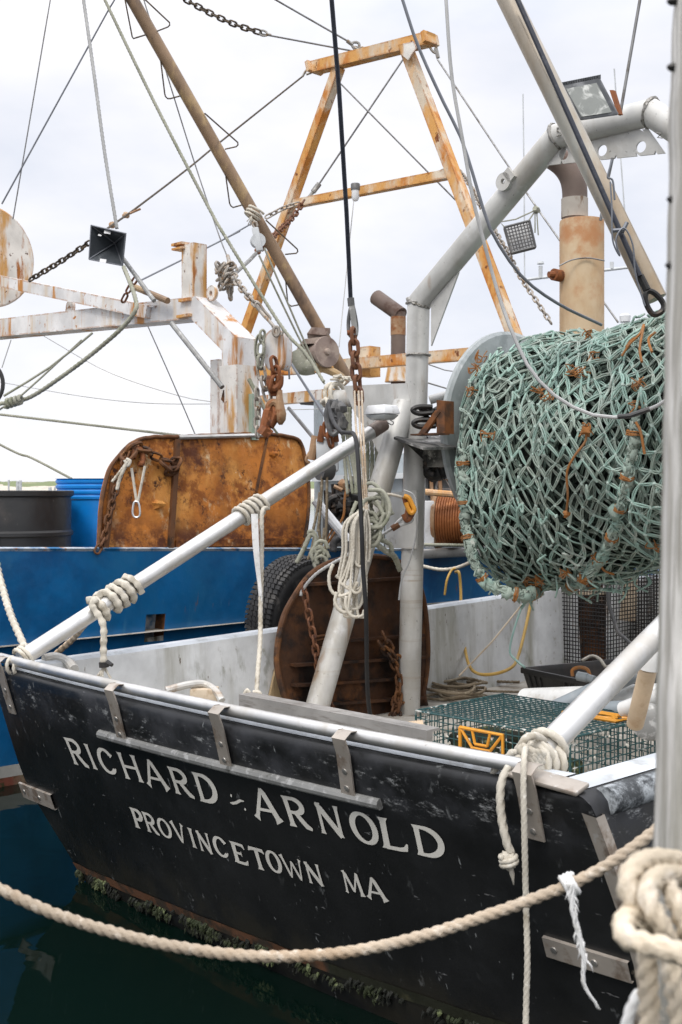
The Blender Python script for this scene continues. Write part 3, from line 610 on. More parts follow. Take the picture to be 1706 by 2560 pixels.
b=MB(); b.tube(pxs([(1403,318),(1393,320),(1393,329),(1400,330),(1402,337),(1392,340)],v=GV-.086),.004,5); b.build('weld_mark',m['weld'],g)
b=MB(); b.tube(pxs([(1642,332),(1654,334),(1644,344),(1657,345)],v=GV-.087),.004,5); b.build('weld_mark',m['weld'],g)
# pad eye
pe=at(1262,455,v=GV-.09); a_=(at(1320,400,v=GV)-at(1200,545,v=GV)).normalized(); x_=a_; y_=V((0,0,1)).cross(kk).normalized(); y_=kk.cross(a_)
b=MB(); 
def ring(c,x,y,n_,ro,ri,th):
    n=24; b0=len(b.v)
    for d in (0,th):
        for rr in (ri,ro):
            for k in range(n):
                a=2*math.pi*k/n; b.v.append(c+x*math.cos(a)*rr+y*math.sin(a)*rr+n_*d)
    for k in range(n):
        k2=(k+1)%n
        b.f.extend([(b0+k,b0+k2,b0+n+k2,b0+n+k),(b0+2*n+k,b0+3*n+k,b0+3*n+k2,b0+2*n+k2),(b0+n+k,b0+n+k2,b0+3*n+k2,b0+3*n+k),(b0+k,b0+2*n+k,b0+2*n+k2,b0+k2)])
ring(pe-kk*.02,x_,y_,kk,.062,.02,.03); b.box(pe+x_*.06-kk*.005,x_*.03,y_*.045,kk*.015)
b.build('pad_eye',m['gantry'],g)
# platform bracket with soot, shackles and flexible duct
pf=[at(985,1092,Y=8.55),at(1058,1118,Y=8.15),at(1140,1118,Y=8.6),at(1140,1090,Y=9.3),at(1010,1086,Y=9.2)]
MB().plate(pf,V((0,0,-.018))).build('platform',m['gdirt'],g,smooth=False)
MB().plate([at(1000,1094,Y=8.62),at(1066,1156,Y=8.75),at(1066,1106,Y=8.75)],kk*.012).plate([at(1068,1108,Y=8.6),at(1140,1110,Y=8.7),at(1128,1168,Y=8.75),at(1068,1168,Y=8.7)],kk*.012).build('platform_knee',m['gdirt'],g,smooth=False)
b=MB(); b.plate([at(1046,1084,Y=8.35),at(1062,1084,Y=8.35),at(1100,1030,Y=8.35),at(1088,1026,Y=8.35)],kk*.03).plate([at(1092,1000,Y=8.36),at(1112,1002,Y=8.36),at(1112,1084,Y=8.36),at(1092,1084,Y=8.36)],kk*.10).box(at(1075,1086,Y=8.4),V((T.x,T.y,0))*.13,kk*.06,V((0,0,.006)))
b.build('rusty_bracket',mat('orange_bracket',(.17,.062,.018),.7,0,.4,[dict(col=(.06,.028,.014),scale=7,thr=(.42,.6))],bump=(30,.3,.005)),g,smooth=False)
b=MB()
for x,y,w_ in ((1048,1025,34),(1050,1058,40)):
    P=pxs([(x+w_,y-8),(x,y-8),(x-16,y),(x,y+9),(x+w_,y+7)],Y=8.5); b.tube(cr_(P,6),.018,8)
for i in range(9): b.blob(at(1062+i*6,1030+R.uniform(-8,8)+ (i%2)*22,Y=8.55),.035,(1.2,1,.7),.3)
b.build('shackle_pile',m['dkmetal'],g)
P=cr_([B(-1.6,3.25,2.42),*pxs([(1075,1180),(1110,1178),(1150,1165)],Y=8.9)],10)
P=resamp(P,.012); MB().tube(P,[.055*(1+.12*(i%3==0)) for i in range(len(P))],12).build('flexible_duct',m['dkmetal'],g,auto=20)
# stern braces
b1=at(52,1648,z=1.06); b2=at(960,1060,u=-1.66)
MB().tube([b1,b1.lerp(b2,.5),b2],.051,18).build('stern_brace',m['alu'],boat)
b1=at(1360,1876,z=1.07); b2=B(1.66,GV,2.38)
MB().tube([b1,b1.lerp(b2,.5),b2],.051,20).build('stern_brace',m['alu'],boat)
A0,A1=at(52,1648,z=1.06),at(960,1060,u=-1.66); dd=(A1-A0)
MB().tube([A0+dd*.955,A0+dd*.975,A0+dd*1.0],.0525,18).build('rusted_collar',m['elbow'],boat)
# floodlight on top bar
fl=bpy.data.objects.new('floodlight',None); sc.collection.objects.link(fl); fl.parent=boat; fl.matrix_parent_inverse=Matrix.Translation(-boat.location); fl['w0']=(0,0,0)
Yf=7.25; q=[at(1402,215,Y=Yf),at(1497,196,Y=Yf+.02),at(1545,288,Y=Yf-.09),at(1450,302,Y=Yf-.1)]
nb=V((.45,1,.42)).normalized()*.10
MB().plate(q,nb*.5).build('housing',m['lampb'],fl,bevel=.008)
ins=lambda s:[sum(q,V())/4+(p-sum(q,V())/4)*s for p in q]
MB().plate([p-nb*.06 for p in ins(.80)],nb*.05).build('lens',m['glassy'],fl,smooth=False)
b=MB()
for i in range(17):
    t_=i/16; p=q[0].lerp(q[1],t_)+nb*.06+V((0,0,.006)); b.box(p+nb*.25,(q[1]-q[0])/70,nb*.22,V((0,0,.014)))
b.build('cooling_fin',m['lampb'],fl,smooth=False)
b=MB().plate([at(1524,225,Y=Yf+.05),at(1534,225,Y=Yf+.05),at(1552,285,Y=Yf+.02),at(1544,287,Y=Yf+.02)],V((.02,.02,0)))
b.build('bracket',m['dkred'],fl,smooth=False)
# white bulkhead lamp
q=[at(918,1030,Y=8.55),at(975,1030,Y=8.35),at(995,1050,Y=8.5),at(940,1052,Y=8.7)]
bl_=bpy.data.objects.new('bulkhead_lamp',None); sc.collection.objects.link(bl_); bl_.parent=boat; bl_.matrix_parent_inverse=Matrix.Translation(-boat.location); bl_['w0']=(0,0,0)
c_=at(956,1024,Y=8.55)
tx=V((T.x,T.y,0)); 
b=MB(); lo=[c_+tx*sx*.105+kk*sy*.085+V((0,0,-.035)) for sx,sy in ((-1,-1),(1,-1),(1,1),(-1,1))]; hi=[c_+tx*sx*.088+kk*sy*.07+V((0,0,.03)) for sx,sy in ((-1,-1),(1,-1),(1,1),(-1,1))]
b.v=lo+hi; b.f=[(3,2,1,0),(4,5,6,7)]+[(i,(i+1)%4,4+(i+1)%4,4+i) for i in range(4)]
b.build('housing',m['white'],bl_,bevel=.012)
b=MB(); lo2=[c_+tx*sx*.07+kk*sy*.05+V((0,0,-.075)) for sx,sy in ((-1,-1),(1,-1),(1,1),(-1,1))]; hi2=[c_+tx*sx*.1+kk*sy*.08+V((0,0,-.038)) for sx,sy in ((-1,-1),(1,-1),(1,1),(-1,1))]
b.v=lo2+hi2; b.f=[(3,2,1,0),(4,5,6,7)]+[(i,(i+1)%4,4+(i+1)%4,4+i) for i in range(4)]; b.build('lens',m['lens'],bl_,bevel=.01)
MB().tube(cr_(pxs([(968,1056),(980,1062),(984,1056),(976,1050)],Y=8.5),5),.004,5).build('cable',m['wire'],bl_)
# outrigger pole with cable along it
pa=at(1262,-20,Y=6.9); pb=at(1640,748,Y=6.6); pdir=(pb-pa).normalized()
MB().tube([pa,pa.lerp(pb,.5),pb],.062,20).build('outrigger_pole',m['pole'],boat)
ca=at(1286,-20,Y=6.72); cb=at(1600,690,Y=6.42)
MB().tube([ca,ca.lerp(cb,.5),cb],.0145,10).build('pole_cable',m['wireb'],boat)
b=MB().tube([at(1600,690,Y=6.45),at(1618,725,Y=6.44)],.022,10)
b.tube(cr_(pxs([(1619,728),(1614,752),(1632,785),(1655,778),(1659,760),(1640,735)],Y=6.44),6,True),.016,8,closed=True)
b.build('thimble',m['dkmetal'],boat)
b=MB()
for (x0,y0),(x1,y1) in (((1530,577),(1560,575)),((1556,580),(1568,556))): b.tube([at(x0,y0,Y=6.42),at(x1,y1,Y=6.42)],.012,6)
b.tube(cr_(pxs([(1526,455),(1530,520),(1532,600),(1550,640),(1540,600),(1560,570),(1582,612),(1590,690),(1613,765)],Y=6.4),6),.005,5)
b.tube(cr_(pxs([(1531,400),(1522,430),(1520,445),(1532,452),(1537,500)],Y=6.5),6),.006,5).build('loose_cable',m['wiret'],boat)
# starboard quarter and hidden wheelhouse
MB().box(B(.3,8.6,1.5),V((T.x,T.y,0))*1.6,kk*2.2,V((0,0,1.25))).build('wheelhouse',m['bulk'],boat,smooth=False)
MB().plate(pxs([(1560,1445),(1592,1445),(1588,1555),(1548,1550)],v=6.3),kk*.02).build('notice_board',m['wood'],boat,smooth=False)
MB().tube(pxs([(1518,1440),(1522,1510),(1545,1580),(1590,1620)],v=5.6),.018,8).build('grey_hose',m['greymetal'],boat)
# exhaust stack
sv=4.9; e0=at(1455,830,v=sv); rr=(1510-1400)/2/FPX*e0.y; ztop=at(1455,552,v=sv).z
ex=V((e0.x,e0.y,0))
MB().lathe(V((ex.x,ex.y,2.4)),V((0,0,1)),[(0,rr),(ztop-2.4-.02,rr),(ztop-2.4,rr*.98),(ztop-2.4+.015,rr*.6)],32).build('exhaust_muffler',m['stack'],boat)
b=MB().tube(cr_(pxs([(1437,560),(1437,515),(1437,475),(1429,440),(1408,410),(1375,386)],Y=ex.y),6),rr*.57,20)
b.build('exhaust_elbow',m['elbow'],boat)
MB().tube(pxs([(1437,545),(1437,497)],Y=ex.y),rr*.605,20).build('exhaust_collar',mat('flaking_collar',(.42,.38,.33),.7,0,.3,[dict(col=(.16,.10,.06),scale=9,thr=(.5,.6),stretch=(1,1,.3))]),boat)
MB().tube([at(1402,690,Y=ex.y-.05),at(1384,686,Y=ex.y-.1)],.05,12).tube([at(1386,686,Y=ex.y-.1),at(1372,686,Y=ex.y-.12)],.025,10).build('exhaust_port',m['dkred'],boat)
MB().tube(cr_(pxs([(1398,665),(1430,650),(1470,645),(1512,652)],Y=ex.y-.2),5),.006,5).build('strap_wire',m['wire'],boat)
# net reel
RU_=-1.24; fc=at(1283,1088,u=RU_); _,RV,RZ=bl(fc)
reel=bpy.data.objects.new('net_reel',None); sc.collection.objects.link(reel); reel.parent=boat; reel.matrix_parent_inverse=Matrix.Translation(-boat.location); reel['w0']=(0,0,0)
for uu in (RU_-.03,1.32):
    MB().lathe(B(uu,RV,RZ),V((T.x,T.y,0)),[(-.03,.05),(-.03,.765),(-.015,.79),(.015,.79),(.03,.765),(.03,.05)],56).build('flange',m['flange'],reel,auto=30)
MB().tube([B(RU_-.12,RV,RZ),B(1.5,RV,RZ)],.09,16).build('axle',m['gantry'],reel)
for uu in (1.45,): MB().beam(B(uu,RV,.37),B(uu,RV,RZ),.12,.12,kk).build('reel_stand',m['gantry'],reel)
MB().tube([at(1075,1000,Y=9.3),at(1128,985,Y=9.3)],.035,12).build('shaft',m['gantry'],reel)
# ------------------------------------------------------------------ the net on the reel
net=thing('fishing_net',B(0,RV,1.3),'big bundle of green and grey trawl netting wound on the net reel','fishing net')
def nr(u,ph):          # radius of bundle; ph 0=top, 90=aft side, 180=bottom
    a=math.radians(ph)
    top=.70+.10*math.exp(-((u-.55)/.35)**2)+.05*math.sin(u*4.1)*.4
    mid=.88; bot=1.16-.20*(u+.95) if u>-.95 else 1.16
    bot=max(.8,bot)
    c=math.cos(a)
    if c>0: r=mid+(top-mid)*c**1.2
    else: r=mid+(bot-mid)*(-c)**1.1
    e=1-.55*max(0,min(1,(-u-.88)/.42))**2 if ph<60 else 1-.50*max(0,min(1,(-u-.95)/.34))**2.2
    r+=.045*noise.noise(V((u*5.5,a*.5,7)))*(1 if c<.5 else .5)
    return r*e+.045*noise.noise(V((u*1.9,math.cos(a)*1.8,math.sin(a)*1.8)))+.02*noise.noise(V((u*6,a*5,3)))
def npnt(u,ph,off=0):
    r=nr(u,ph)+off; a=math.radians(ph); s=1.0
    return B(u,RV-r*math.sin(a)*(.98),RZ+r*math.cos(a))
rows=[]
for j in range(41):
    u=-1.20+2.5*j/40; rows.append([npnt(u,-70+i*8,-.085) for i in range(45)])
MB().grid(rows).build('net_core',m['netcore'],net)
def twine(bb,P,r):
    F=fr(P); b0=len(bb.v); n=5
    for i,p in enumerate(P):
        for k in range(n):
            a=2*math.pi*k/n; bb.v.append(p+F[i][1]*(math.cos(a)*r)+F[i][2]*(math.sin(a)*r))
    for i in range(len(P)-1):
        for k in range(n): bb.f.append((b0+i*n+k,b0+i*n+(k+1)%n,b0+(i+1)*n+(k+1)%n,b0+(i+1)*n+k))
NB=[MB() for _ in range(4)]; KB=MB()
def netlayer(mats,off,du,dph,rad,seed,u0=-1.22,u1=.78,ph0=-45,ph1=190,mess=.5,drop=0.0,patch=False):
    o=V((seed*13.1,seed*7.7,seed*3.3))
    nu=int((u1-u0)/du); nph=int((ph1-ph0)/dph)
    def node(i,j):
        u=u0+(i+.5*(j%2))*du; ph=ph0+j*dph
        q=V((u*1.6,ph*.02,0))+o; q2=V((u*5,ph*.055,0))+o
        u+=mess*(.20*noise.noise(q)+.075*noise.noise(q2)); ph+=mess*(26*noise.noise(q+V((9,2,4)))+9*noise.noise(q2+V((3,8,1))))
        u=max(-1.235,u)
        u+=.022*noise.noise(V((u*16,ph*.17,seed*2))); ph+=1.8*noise.noise(V((u*15,ph*.16,seed*2+5)))
        of=off+mess*.06*noise.noise(q2+V((5,5,5)))
        return u,ph,of
    for j in range(nph):
        for i in range(nu):
            a=node(i,j)
            if noise.noise(V((a[0]*3.1,a[1]*.05,seed*4.4)))>.42 and off>0: continue
            if patch and noise.noise(V((a[0]*1.3,a[1]*.022,8.8)))<-.02: continue
            sel=mats[0] if noise.noise(V((a[0]*2.2,a[1]*.03,seed)))+R.uniform(-.35,.35)>-.05 else mats[1]
            for s in (0,1):
                ii=i+ (s if j%2 else s-1)
                b_=node(ii,j+1)
                if R.random()<drop: continue
                p=npnt(*a);q=npnt(*b_)
                L=(q-p).length
                if L>.24: continue
                d=(q-p).normalized(); out=(npnt(a[0],a[1],a[2]+.05)-p).normalized(); sd=d.cross(out).normalized()
                bow=R.uniform(-.09,.09)*L; bo=R.uniform(-.03,.08)*L
                tw=R.uniform(0,6)
                for half in (-1,1):
                    P=[]
                    for k in range(6):
                        t_=k/5; h=4*t_*(1-t_)
                        P.append(p.lerp(q,t_)+sd*(bow*h+half*rad*(.25+.85*h))+out*(bo*h+half*rad*.5*math.sin(tw+t_*2)))
                    twine(NB[sel],P,rad*R.uniform(.85,1.1))
            if off>-.03:
                KB.blob(npnt(*a)+V((0,0,0)),rad*R.uniform(1.7,2.3),(1,1,R.uniform(.9,1.3)),.3,6)
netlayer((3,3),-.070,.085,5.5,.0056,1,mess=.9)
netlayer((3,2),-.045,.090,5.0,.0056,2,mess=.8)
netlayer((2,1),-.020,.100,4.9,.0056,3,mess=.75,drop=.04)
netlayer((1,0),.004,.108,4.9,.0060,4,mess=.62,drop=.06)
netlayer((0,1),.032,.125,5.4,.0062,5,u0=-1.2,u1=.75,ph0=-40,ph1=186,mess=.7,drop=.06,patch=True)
for k,n_ in enumerate(('teal','grey','inner_shade','deep_shade')): NB[k].build('netting',m['nets'][k],net,auto=80)
KB.build('knots',m['knot'],net)
# lacing: gathered seam with orange ties
def npx(x,y,off=.03):    # pixel -> point on bundle surface
    lo,hi=5.0,11.0; best=None; Y=5.5
    while Y<11:
        p=at(x,y,Y=Y); u,v,z=bl(p); dv,dz=RV-v,z-RZ; r=math.hypot(dv,dz); ph=math.degrees(math.atan2(dv,dz))
        if ph<-100: ph+=360
        if -1.3<u<1.3 and r<nr(u,ph)+off: return p
        Y+=.012
    return at(x,y,Y=8.3)
def seam(pts,r):
    P=[npx(x,y,.03) for x,y in pts]; P=resamp(cr_(P,6),.02); bb=MB(); bb.soft=True
    for i,p in enumerate(P):
        if i%2==0: bb.blob(p+V((R.uniform(-.012,.012),R.uniform(-.01,.01),0)),r*R.uniform(.75,1.15)*(.7+.4*abs(math.sin(i*.24))),(1,1,1.25),.55,8)
        if i+4<len(P):
            for _ in range(2):
                j=lambda c:V((R.uniform(-c,c),R.uniform(-.03,0),R.uniform(-c,c))); bb.tube(cr_([p+j(.03),P[i+1]+j(.035),P[i+3]+j(.035),P[i+4]+j(.03)],3),.0065,5)
    return bb,P
tie=MB()
for pts in ([(1590,1050),(1578,1145),(1560,1230),(1545,1300),(1520,1365),(1490,1410),(1455,1450),(1410,1470)],[(1158,1130),(1160,1230),(1165,1310),(1180,1390),(1205,1445),(1250,1475),(1310,1490),(1345,1478)]):
    bb,P=seam(pts,.034); bb.build('lacing',m['nets'][1],net)
    for i in [q_+R.randint(-1,1) for q_ in range(5,len(P)-4,13)]:
        d=(P[i+1]-P[i-1]).normalized(); x=d.orthogonal(); 
        for k in range(3): tie.tube([P[i]+d*(k*.010-.010+R.uniform(-.004,.004))+ (x*math.cos(t_*.7854)+d.cross(x)*math.sin(t_*.7854))*R.uniform(.030,.036) for t_ in range(8)],.0055,5,closed=True)
for x,y in ((1470,838),(1430,925),(1455,930),(1485,895),(1340,980),(1365,990),(1202,892),(1185,925),(1465,1075),(1590,1020),(1598,960),(1220,1092),(1630,1365),(1330,1465),(1340,1470),(1325,1455),(1350,1450),(1460,1440),(1470,1460),(1315,1480),(1415,1430),(1490,1400),(1180,980)):
    p=npx(x,y,.03)
    for k in range(4):
        P=[p+V((R.uniform(-.05,.05),R.uniform(-.03,.0),R.uniform(-.045,.045))) for _ in range(4)]; tie.tube(cr_(P,4),.0042,5)
for pts in ([(1466,1080),(1463,1105),(1437,1140),(1418,1180),(1420,1240),(1416,1282)],[(1565,868),(1580,850),(1590,845)],[(1555,890),(1575,860),(1600,835),(1610,812)],[(1605,905),(1600,870),(1610,815)],[(1630,880),(1622,848),(1640,830)],[(1590,1055),(1602,1080),(1612,1135)],[(1496,1400),(1510,1425),(1535,1436)]):
    tie.tube(cr_([npx(x,y,.06) for x,y in pts],5),.0085,6)
tie.blob(npx(1416,1285,.07),.022,rough=.4); tie.blob(npx(1464,1078,.07),.028,rough=.5)
tie.build('orange_twine',m['orange'],net)['kind']='stuff'
# loose hanging ends at the bottom
b=MB()
for k in range(46):
    u=R.uniform(-1.0,.5); ph=R.uniform(150,185); p=npnt(u,ph,.01); L=R.uniform(.04,.16)
    b.tube(cr_([p,p+V((R.uniform(-.05,.05),R.uniform(-.04,.02),-L*.6)),p+V((R.uniform(-.08,.08),R.uniform(-.04,.02),-L))],4),.007,5)
for k in range(60):
    u=R.uniform(-1.1,.6); ph=R.uniform(-20,170); p=npnt(u,ph,.035)
    P=[p]; 
    for _ in range(4): u+=R.uniform(-.06,.06); ph+=R.uniform(-6,9); P.append(npnt(u,ph,.04+R.uniform(0,.03)))
    b.rope(P,.009,fuzz=.1,sm=4,n=8)
b.build('loose_strand',m['nets'][0],net)['kind']='stuff'
# ------------------------------------------------------------------ gear on the black boat
door=thing('trawl_door',B(-1.9,2.9,.37),'dark rusty oval trawl door leaning inside the white bulwark behind the gantry legs','trawl door')
def dpt(x,y,du=0): p=at(x,y,u=-1.80); u,v,z=bl(p); return B(u-.10*(z-.37)+du,v,z)
out=[(712,1600),(704,1660),(712,1720),(728,1770),(760,1800),(1040,1800),(1062,1730),(1078,1650),(1082,1560),(1075,1480),(1050,1425),(1010,1400),(960,1392),(905,1396),(850,1410),(800,1440),(760,1490),(730,1540)]
P=cr_([dpt(*p) for p in out],4,True)
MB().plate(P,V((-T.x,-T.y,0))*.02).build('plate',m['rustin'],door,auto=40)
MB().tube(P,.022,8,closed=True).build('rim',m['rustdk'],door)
b=MB()
for y,x0,x1 in ((1600,790,1060),(1655,735,1060),(1705,735,1050),(1755,750,1050),(1455,775,1065)):
    p,q=dpt(x0,y+8,.03),dpt(x1,y-12,.03); b.beam(p,q,.07,.02)
b.build('stiffener',m['rustin'],door,smooth=False)
b=MB(); 
for k in range(4): b.tube(cr_([dpt(x,y+k*9+R.uniform(-2,2),.05) for x,y in ((790,1595),(815,1590),(845,1588))],4),.012,6)
b.build('spring_leaf',m['rustdk'],door)
MB().chain([dpt(x,y,.09) for x,y in ((762,1470),(768,1520),(775,1570),(780,1610),(783,1660),(792,1700),(803,1745),(812,1770))],.0095).build('chain',m['chainr'],door)
MB().chain([dpt(x,y,.15) for x,y in ((940,1590),(955,1625),(980,1660),(985,1700),(970,1745),(955,1785))],.011).chain([dpt(x,y,.12) for x,y in ((1000,1560),(990,1620),(985,1680),(965,1740),(950,1790))],.010).chain([dpt(x,y,.15) for x,y in ((930,1610),(950,1640),(968,1690),(960,1760))],.010).build('chain',m['rustdk'],door)
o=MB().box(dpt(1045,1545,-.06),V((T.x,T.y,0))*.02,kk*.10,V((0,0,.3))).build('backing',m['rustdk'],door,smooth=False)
b=MB(); pq=[at(724,1516,u=-1.955),at(745,1510,u=-1.955),at(712,1765,u=-1.915),at(668,1775,u=-1.915)]
tag(b.plate(pq,V((-T.x,-T.y,0))*.02).build('plywood_sheet',m['ply'],None,smooth=False),'pale plywood sheet standing on edge beside the dark rusty trawl door','board')
b=MB(); p=at(605,1732,v=.75);q=at(1075,1828,v=.75); pz=(p.z+q.z)/2; p.z=q.z=pz
b.box((p+q)/2-V((0,0,.16)),(q-p)/2,kk*.02,V((0,0,.16)))
b.box((p+q)/2-V((0,0,.005))+kk*.04,(q-p)/2,kk*.03,V((0,0,.006)))
tag(b.build('pen_board',m['alu_flat'],None,smooth=False),'bare aluminium pen board standing across the deck behind the stern rail','board')
tag(MB().tube(pxs([(926,1835),(938,1790)],Y=6.5),.022,10).build('tool_handle',m['wood'],None),'short pale wooden tool handle sticking up behind the stern rail','handle')
b=MB(); P=resamp(pxs([(925,1845),(1000,1832),(1060,1825)],Y=6.7),.008); b.tube(P,[.055*(1+.04*(i%2)) for i in range(len(P))],14)
tag(b.build('ribbed_hose',m['pvct'],None,auto=20),'thick ribbed cream hose lying beside the wire lobster trap','hose')
tag(MB().tube(cr_([at(415,1726,Y=6.9),at(470,1712,Y=6.95),at(510,1710,Y=7.0),at(540,1728,Y=6.95),at(555,1752,Y=6.9)],6),.022,10).build('hose',m['gantry'],None),'grey hose arched against the white bulwark behind the stern rail','hose')
tag(MB().box(at(512,1740,Y=7.0),V((.08,0,0)),V((0,.06,0)),V((0,0,.05))).build('timber_block',m['wood'],None,bevel=.01),'weathered wooden block under the grey arched hose','block')
tag(MB().tube(cr_([at(110,1648,Y=7.15),at(140,1643,Y=7.2),at(170,1655,Y=7.2),at(186,1674,Y=7.1)],6),.03,10).build('bent_pipe',m['gantry'],None),'pale bent pipe end beside the port foot of the stern brace','pipe')
# lobster trap
trap=thing('lobster_trap',B(.15,2.3,.38),'green wire lobster trap crusted with white growth on the aft deck','lobster trap')
U0,U1,W0,W1,Z0,Z1=-.40,.70,1.88,2.72,.40,.73
def wiremesh(bb,o,e1,e2,n1,n2,r=.0035):
    for i in range(n1+1):
        j=V((R.uniform(-.004,.004),R.uniform(-.004,.004),R.uniform(-.003,.003))); bb.tube([o+e1*(i/n1)+j,o+e1*(i/n1)+e2*.5+j*.5,o+e1*(i/n1)+e2-j],r,5)
    for i in range(n2+1):
        bb.tube([o+e2*(i/n2),o+e2*(i/n2)+e1],r,5)
X=B(U1,W0,Z0)-B(U0,W0,Z0); Yv=B(U0,W1,Z0)-B(U0,W0,Z0); Zv=V((0,0,Z1-Z0)); O=B(U0,W0,Z0)
b=MB(); wiremesh(b,O+Zv,X,Yv,24,17); b.build('top_panel',mat('clean_green_wire',(.012,.055,.058),.5,0,.5,[dict(col=(.5,.5,.47),scale=30,thr=(.62,.68),scale2=4)]),trap)
b=MB(); wiremesh(b,O,X,Zv,26,8); b.build('side_panel',m['trapw'],trap)
b=MB(); wiremesh(b,O+X,Yv,Zv,20,8); b.build('side_panel',m['trapw'],trap)
b=MB(); wiremesh(b,O+Yv,X,Zv,26,8); b.build('side_panel',m['trapw'],trap)
b=MB(); wiremesh(b,O,Yv,Zv,20,8); b.build('side_panel',m['trapw'],trap)
b=MB()
for p,q in ((O,O+Zv),(O+X,O+X+Zv),(O+X+Yv,O+X+Yv+Zv),(O+Yv,O+Yv+Zv),(O+Zv,O+X+Zv),(O+Zv,O+Yv+Zv),(O+X+Zv,O+X+Yv+Zv)): b.tube([p,q],.007,6)
b.build('frame',m['trapw'],trap)
b=MB()
for k in range(34):
    if k%3: p=O+X*R.random()+Zv*R.random()*.8
    else: p=O+X+Yv*R.random()+Zv*R.random()
    b.blob(p,R.uniform(.005,.014),rough=.5,n=6)
b.build('barnacles',m['barn'],trap)['kind']='stuff'
def vent(poly,bars,r=.011):
    bb=MB(); bb.tube(poly+[poly[0]],r,6)
    for p,q in bars: bb.tube([p,q],r*.8,6)
    return bb
e=lambda a,c:O-kk*.012+X*a+Zv*c
vp=[e(.32,.86),e(.60,.86),e(.60,.10),e(.52,.10),e(.52,.55),e(.40,.55),e(.40,.10),e(.32,.10)]
vent(vp,[(e(.32,.86),e(.40,.55)),(e(.40,.86),e(.42,.62)),(e(.52,.86),e(.50,.62)),(e(.60,.86),e(.52,.55)),(e(.32,.35),e(.40,.35)),(e(.52,.35),e(.60,.35)),(e(.42,.62),e(.50,.62))]).build('escape_vent',m['yel'],trap)
f=lambda a,c:O+Zv+V((0,0,.012))+X*a+Yv*c
vp=[f(.62,.62),f(.95,.62),f(.98,.80),f(.66,.82)]
bb=vent(vp,[(f(.62,.62),f(.70,.7)),(f(.95,.62),f(.9,.68)),(f(.98,.8),f(.92,.75))],.012); bb.tube([f(.80+.10*math.cos(k*.524),.72+.07*math.sin(k*.524)) for k in range(12)],.011,6,closed=True); bb.build('escape_vent',m['yel'],trap)
b=MB(); b.box(O+X*.2+Yv*.5+V((0,0,.09)),X*.16,Yv*.22,V((0,0,.08))).box(O+X*.72+Yv*.35+V((0,0,.06)),X*.10,Yv*.15,V((0,0,.06))); b.build('bait_box',m['weed'],trap,bevel=.02)
# tote
tote=thing('plastic_tote',B(-1.0,4.8,.38),'open black plastic tote on the deck under the hanging net','tote')
ta,tb,td=at(1302,1670,z=.64),at(1486,1708,z=.64),None
tu,tv,_=bl(ta); tu2,tv2,_=bl(tb); e1=(tb-ta); e2=V((-e1.y,e1.x,0)).normalized()*1.15
rows=[]
def rect(z,s,c=(ta+tb)/2+e2*.5):
    return [V((c.x,c.y,0))+(e1*sx+e2*sy)*.5*s+V((0,0,z)) for sx,sy in ((-1,-1),(1,-1),(1,1),(-1,1))]
b=MB(); A=[rect(.39,.88),rect(.60,.97),rect(.60,1.0),rect(.645,1.0),rect(.645,.955),rect(.60,.94),rect(.41,.86)]
for q in A: q.append(q[0])
b.grid(A); b.f.append(tuple(len(b.v)-5+i for i in range(4)))
b.build('body',m['blackpl'],tote,bevel=.004)
b=MB()
for s in (.08,.16,.24,.6,.68,.76):
    p=rect(.60,.975); q=rect(.39,.885); b.tube([q[0].lerp(q[1],s),p[0].lerp(p[1],s)],.012,6)
b.build('ribs',m['blackpl'],tote)
tag(MB().tube(pxs([(1445,1690,8.7),(1470,1695,8.65)],),.035,12).tube(pxs([(1470,1695,8.65),(1488,1700,8.6)]),.03,12).build('grey_fitting',m['pvcg'],None),'small grey cylindrical fitting lying in the black tote','fitting')
tag(MB().tube(cr_(pxs([(1432,1690,8.8),(1432,1675,8.8),(1450,1668,8.8),(1470,1675,8.75),(1476,1695,8.7)]),5),.014,6).build('orange_loop',m['orange'],None),'orange hose loop sticking out of the black tote','hose')
tag(MB().rope(pxs([(1455,1652,9.6),(1480,1640,9.6),(1500,1648,9.5),(1515,1668,9.4),(1525,1665,9.4),(1500,1700,9.3),(1490,1730,9.3)]),.014).build('tote_rope',m['ropew'],None),'pale rope draped over the far rim of the black tote','rope')
# pipes on deck
def hollow(p,q,r,mt,name,lab,th=.75):
    d=(q-p).normalized(); L=(q-p).length
    return tag(MB().lathe(p,d,[(0,r*th),(0,r),(L,r),(L,r*th),(L-.25,r*th)],20).build(name,m[mt],None,auto=30),lab,'pipe')
hollow(at(1390,1772,Y=7.6),at(1597,1678,Y=7.3),.056,'pvcg','pipe','long grey plastic pipe sloping up to an open end beside the tote')
hollow(at(1315,1752,Y=8.2),at(1690,1742,Y=7.2),.085,'pvc','pipe','thick white plastic pipe lying across the deck behind the trap')
hollow(at(1500,1775,Y=7.3),at(1720,1764,Y=6.7),.05,'pvcg','pipe','dark grey pipe lying in front of the thick white pipe')
hollow(at(1560,1775,Y=6.9),at(1720,1715,Y=6.5),.05,'pvc','pipe','shorter white plastic pipe at the right end of the pipe heap')
b=thing('suction_pipe',at(1590,1800,Y=6.3),'upright tan pipe with a white rounded cap beside the timber piling','pipe')
p0_,p1_=at(1588,1810,Y=6.3),at(1622,1668,Y=6.0)
MB().tube([p0_,p0_.lerp(p1_,.5),p1_],.045,16).build('tan_pipe',m['pvct'],b)
MB().tube(cr_([p1_-(p1_-p0_)*.03,at(1626,1645,Y=6.0),at(1636,1625,Y=6.0),at(1660,1618,Y=6.0)],6),.053,16).build('cap',m['pvc'],b)
tag(MB().lathe(at(1625,1805,Y=6.5),V((-.3,-.9,.2)),[(-.05,.02),(-.05,.10),(.05,.10),(.06,.08),(.06,.02)],20).build('float_ring',m['galv'],None),'grey round float half hidden behind the trap corner','float')
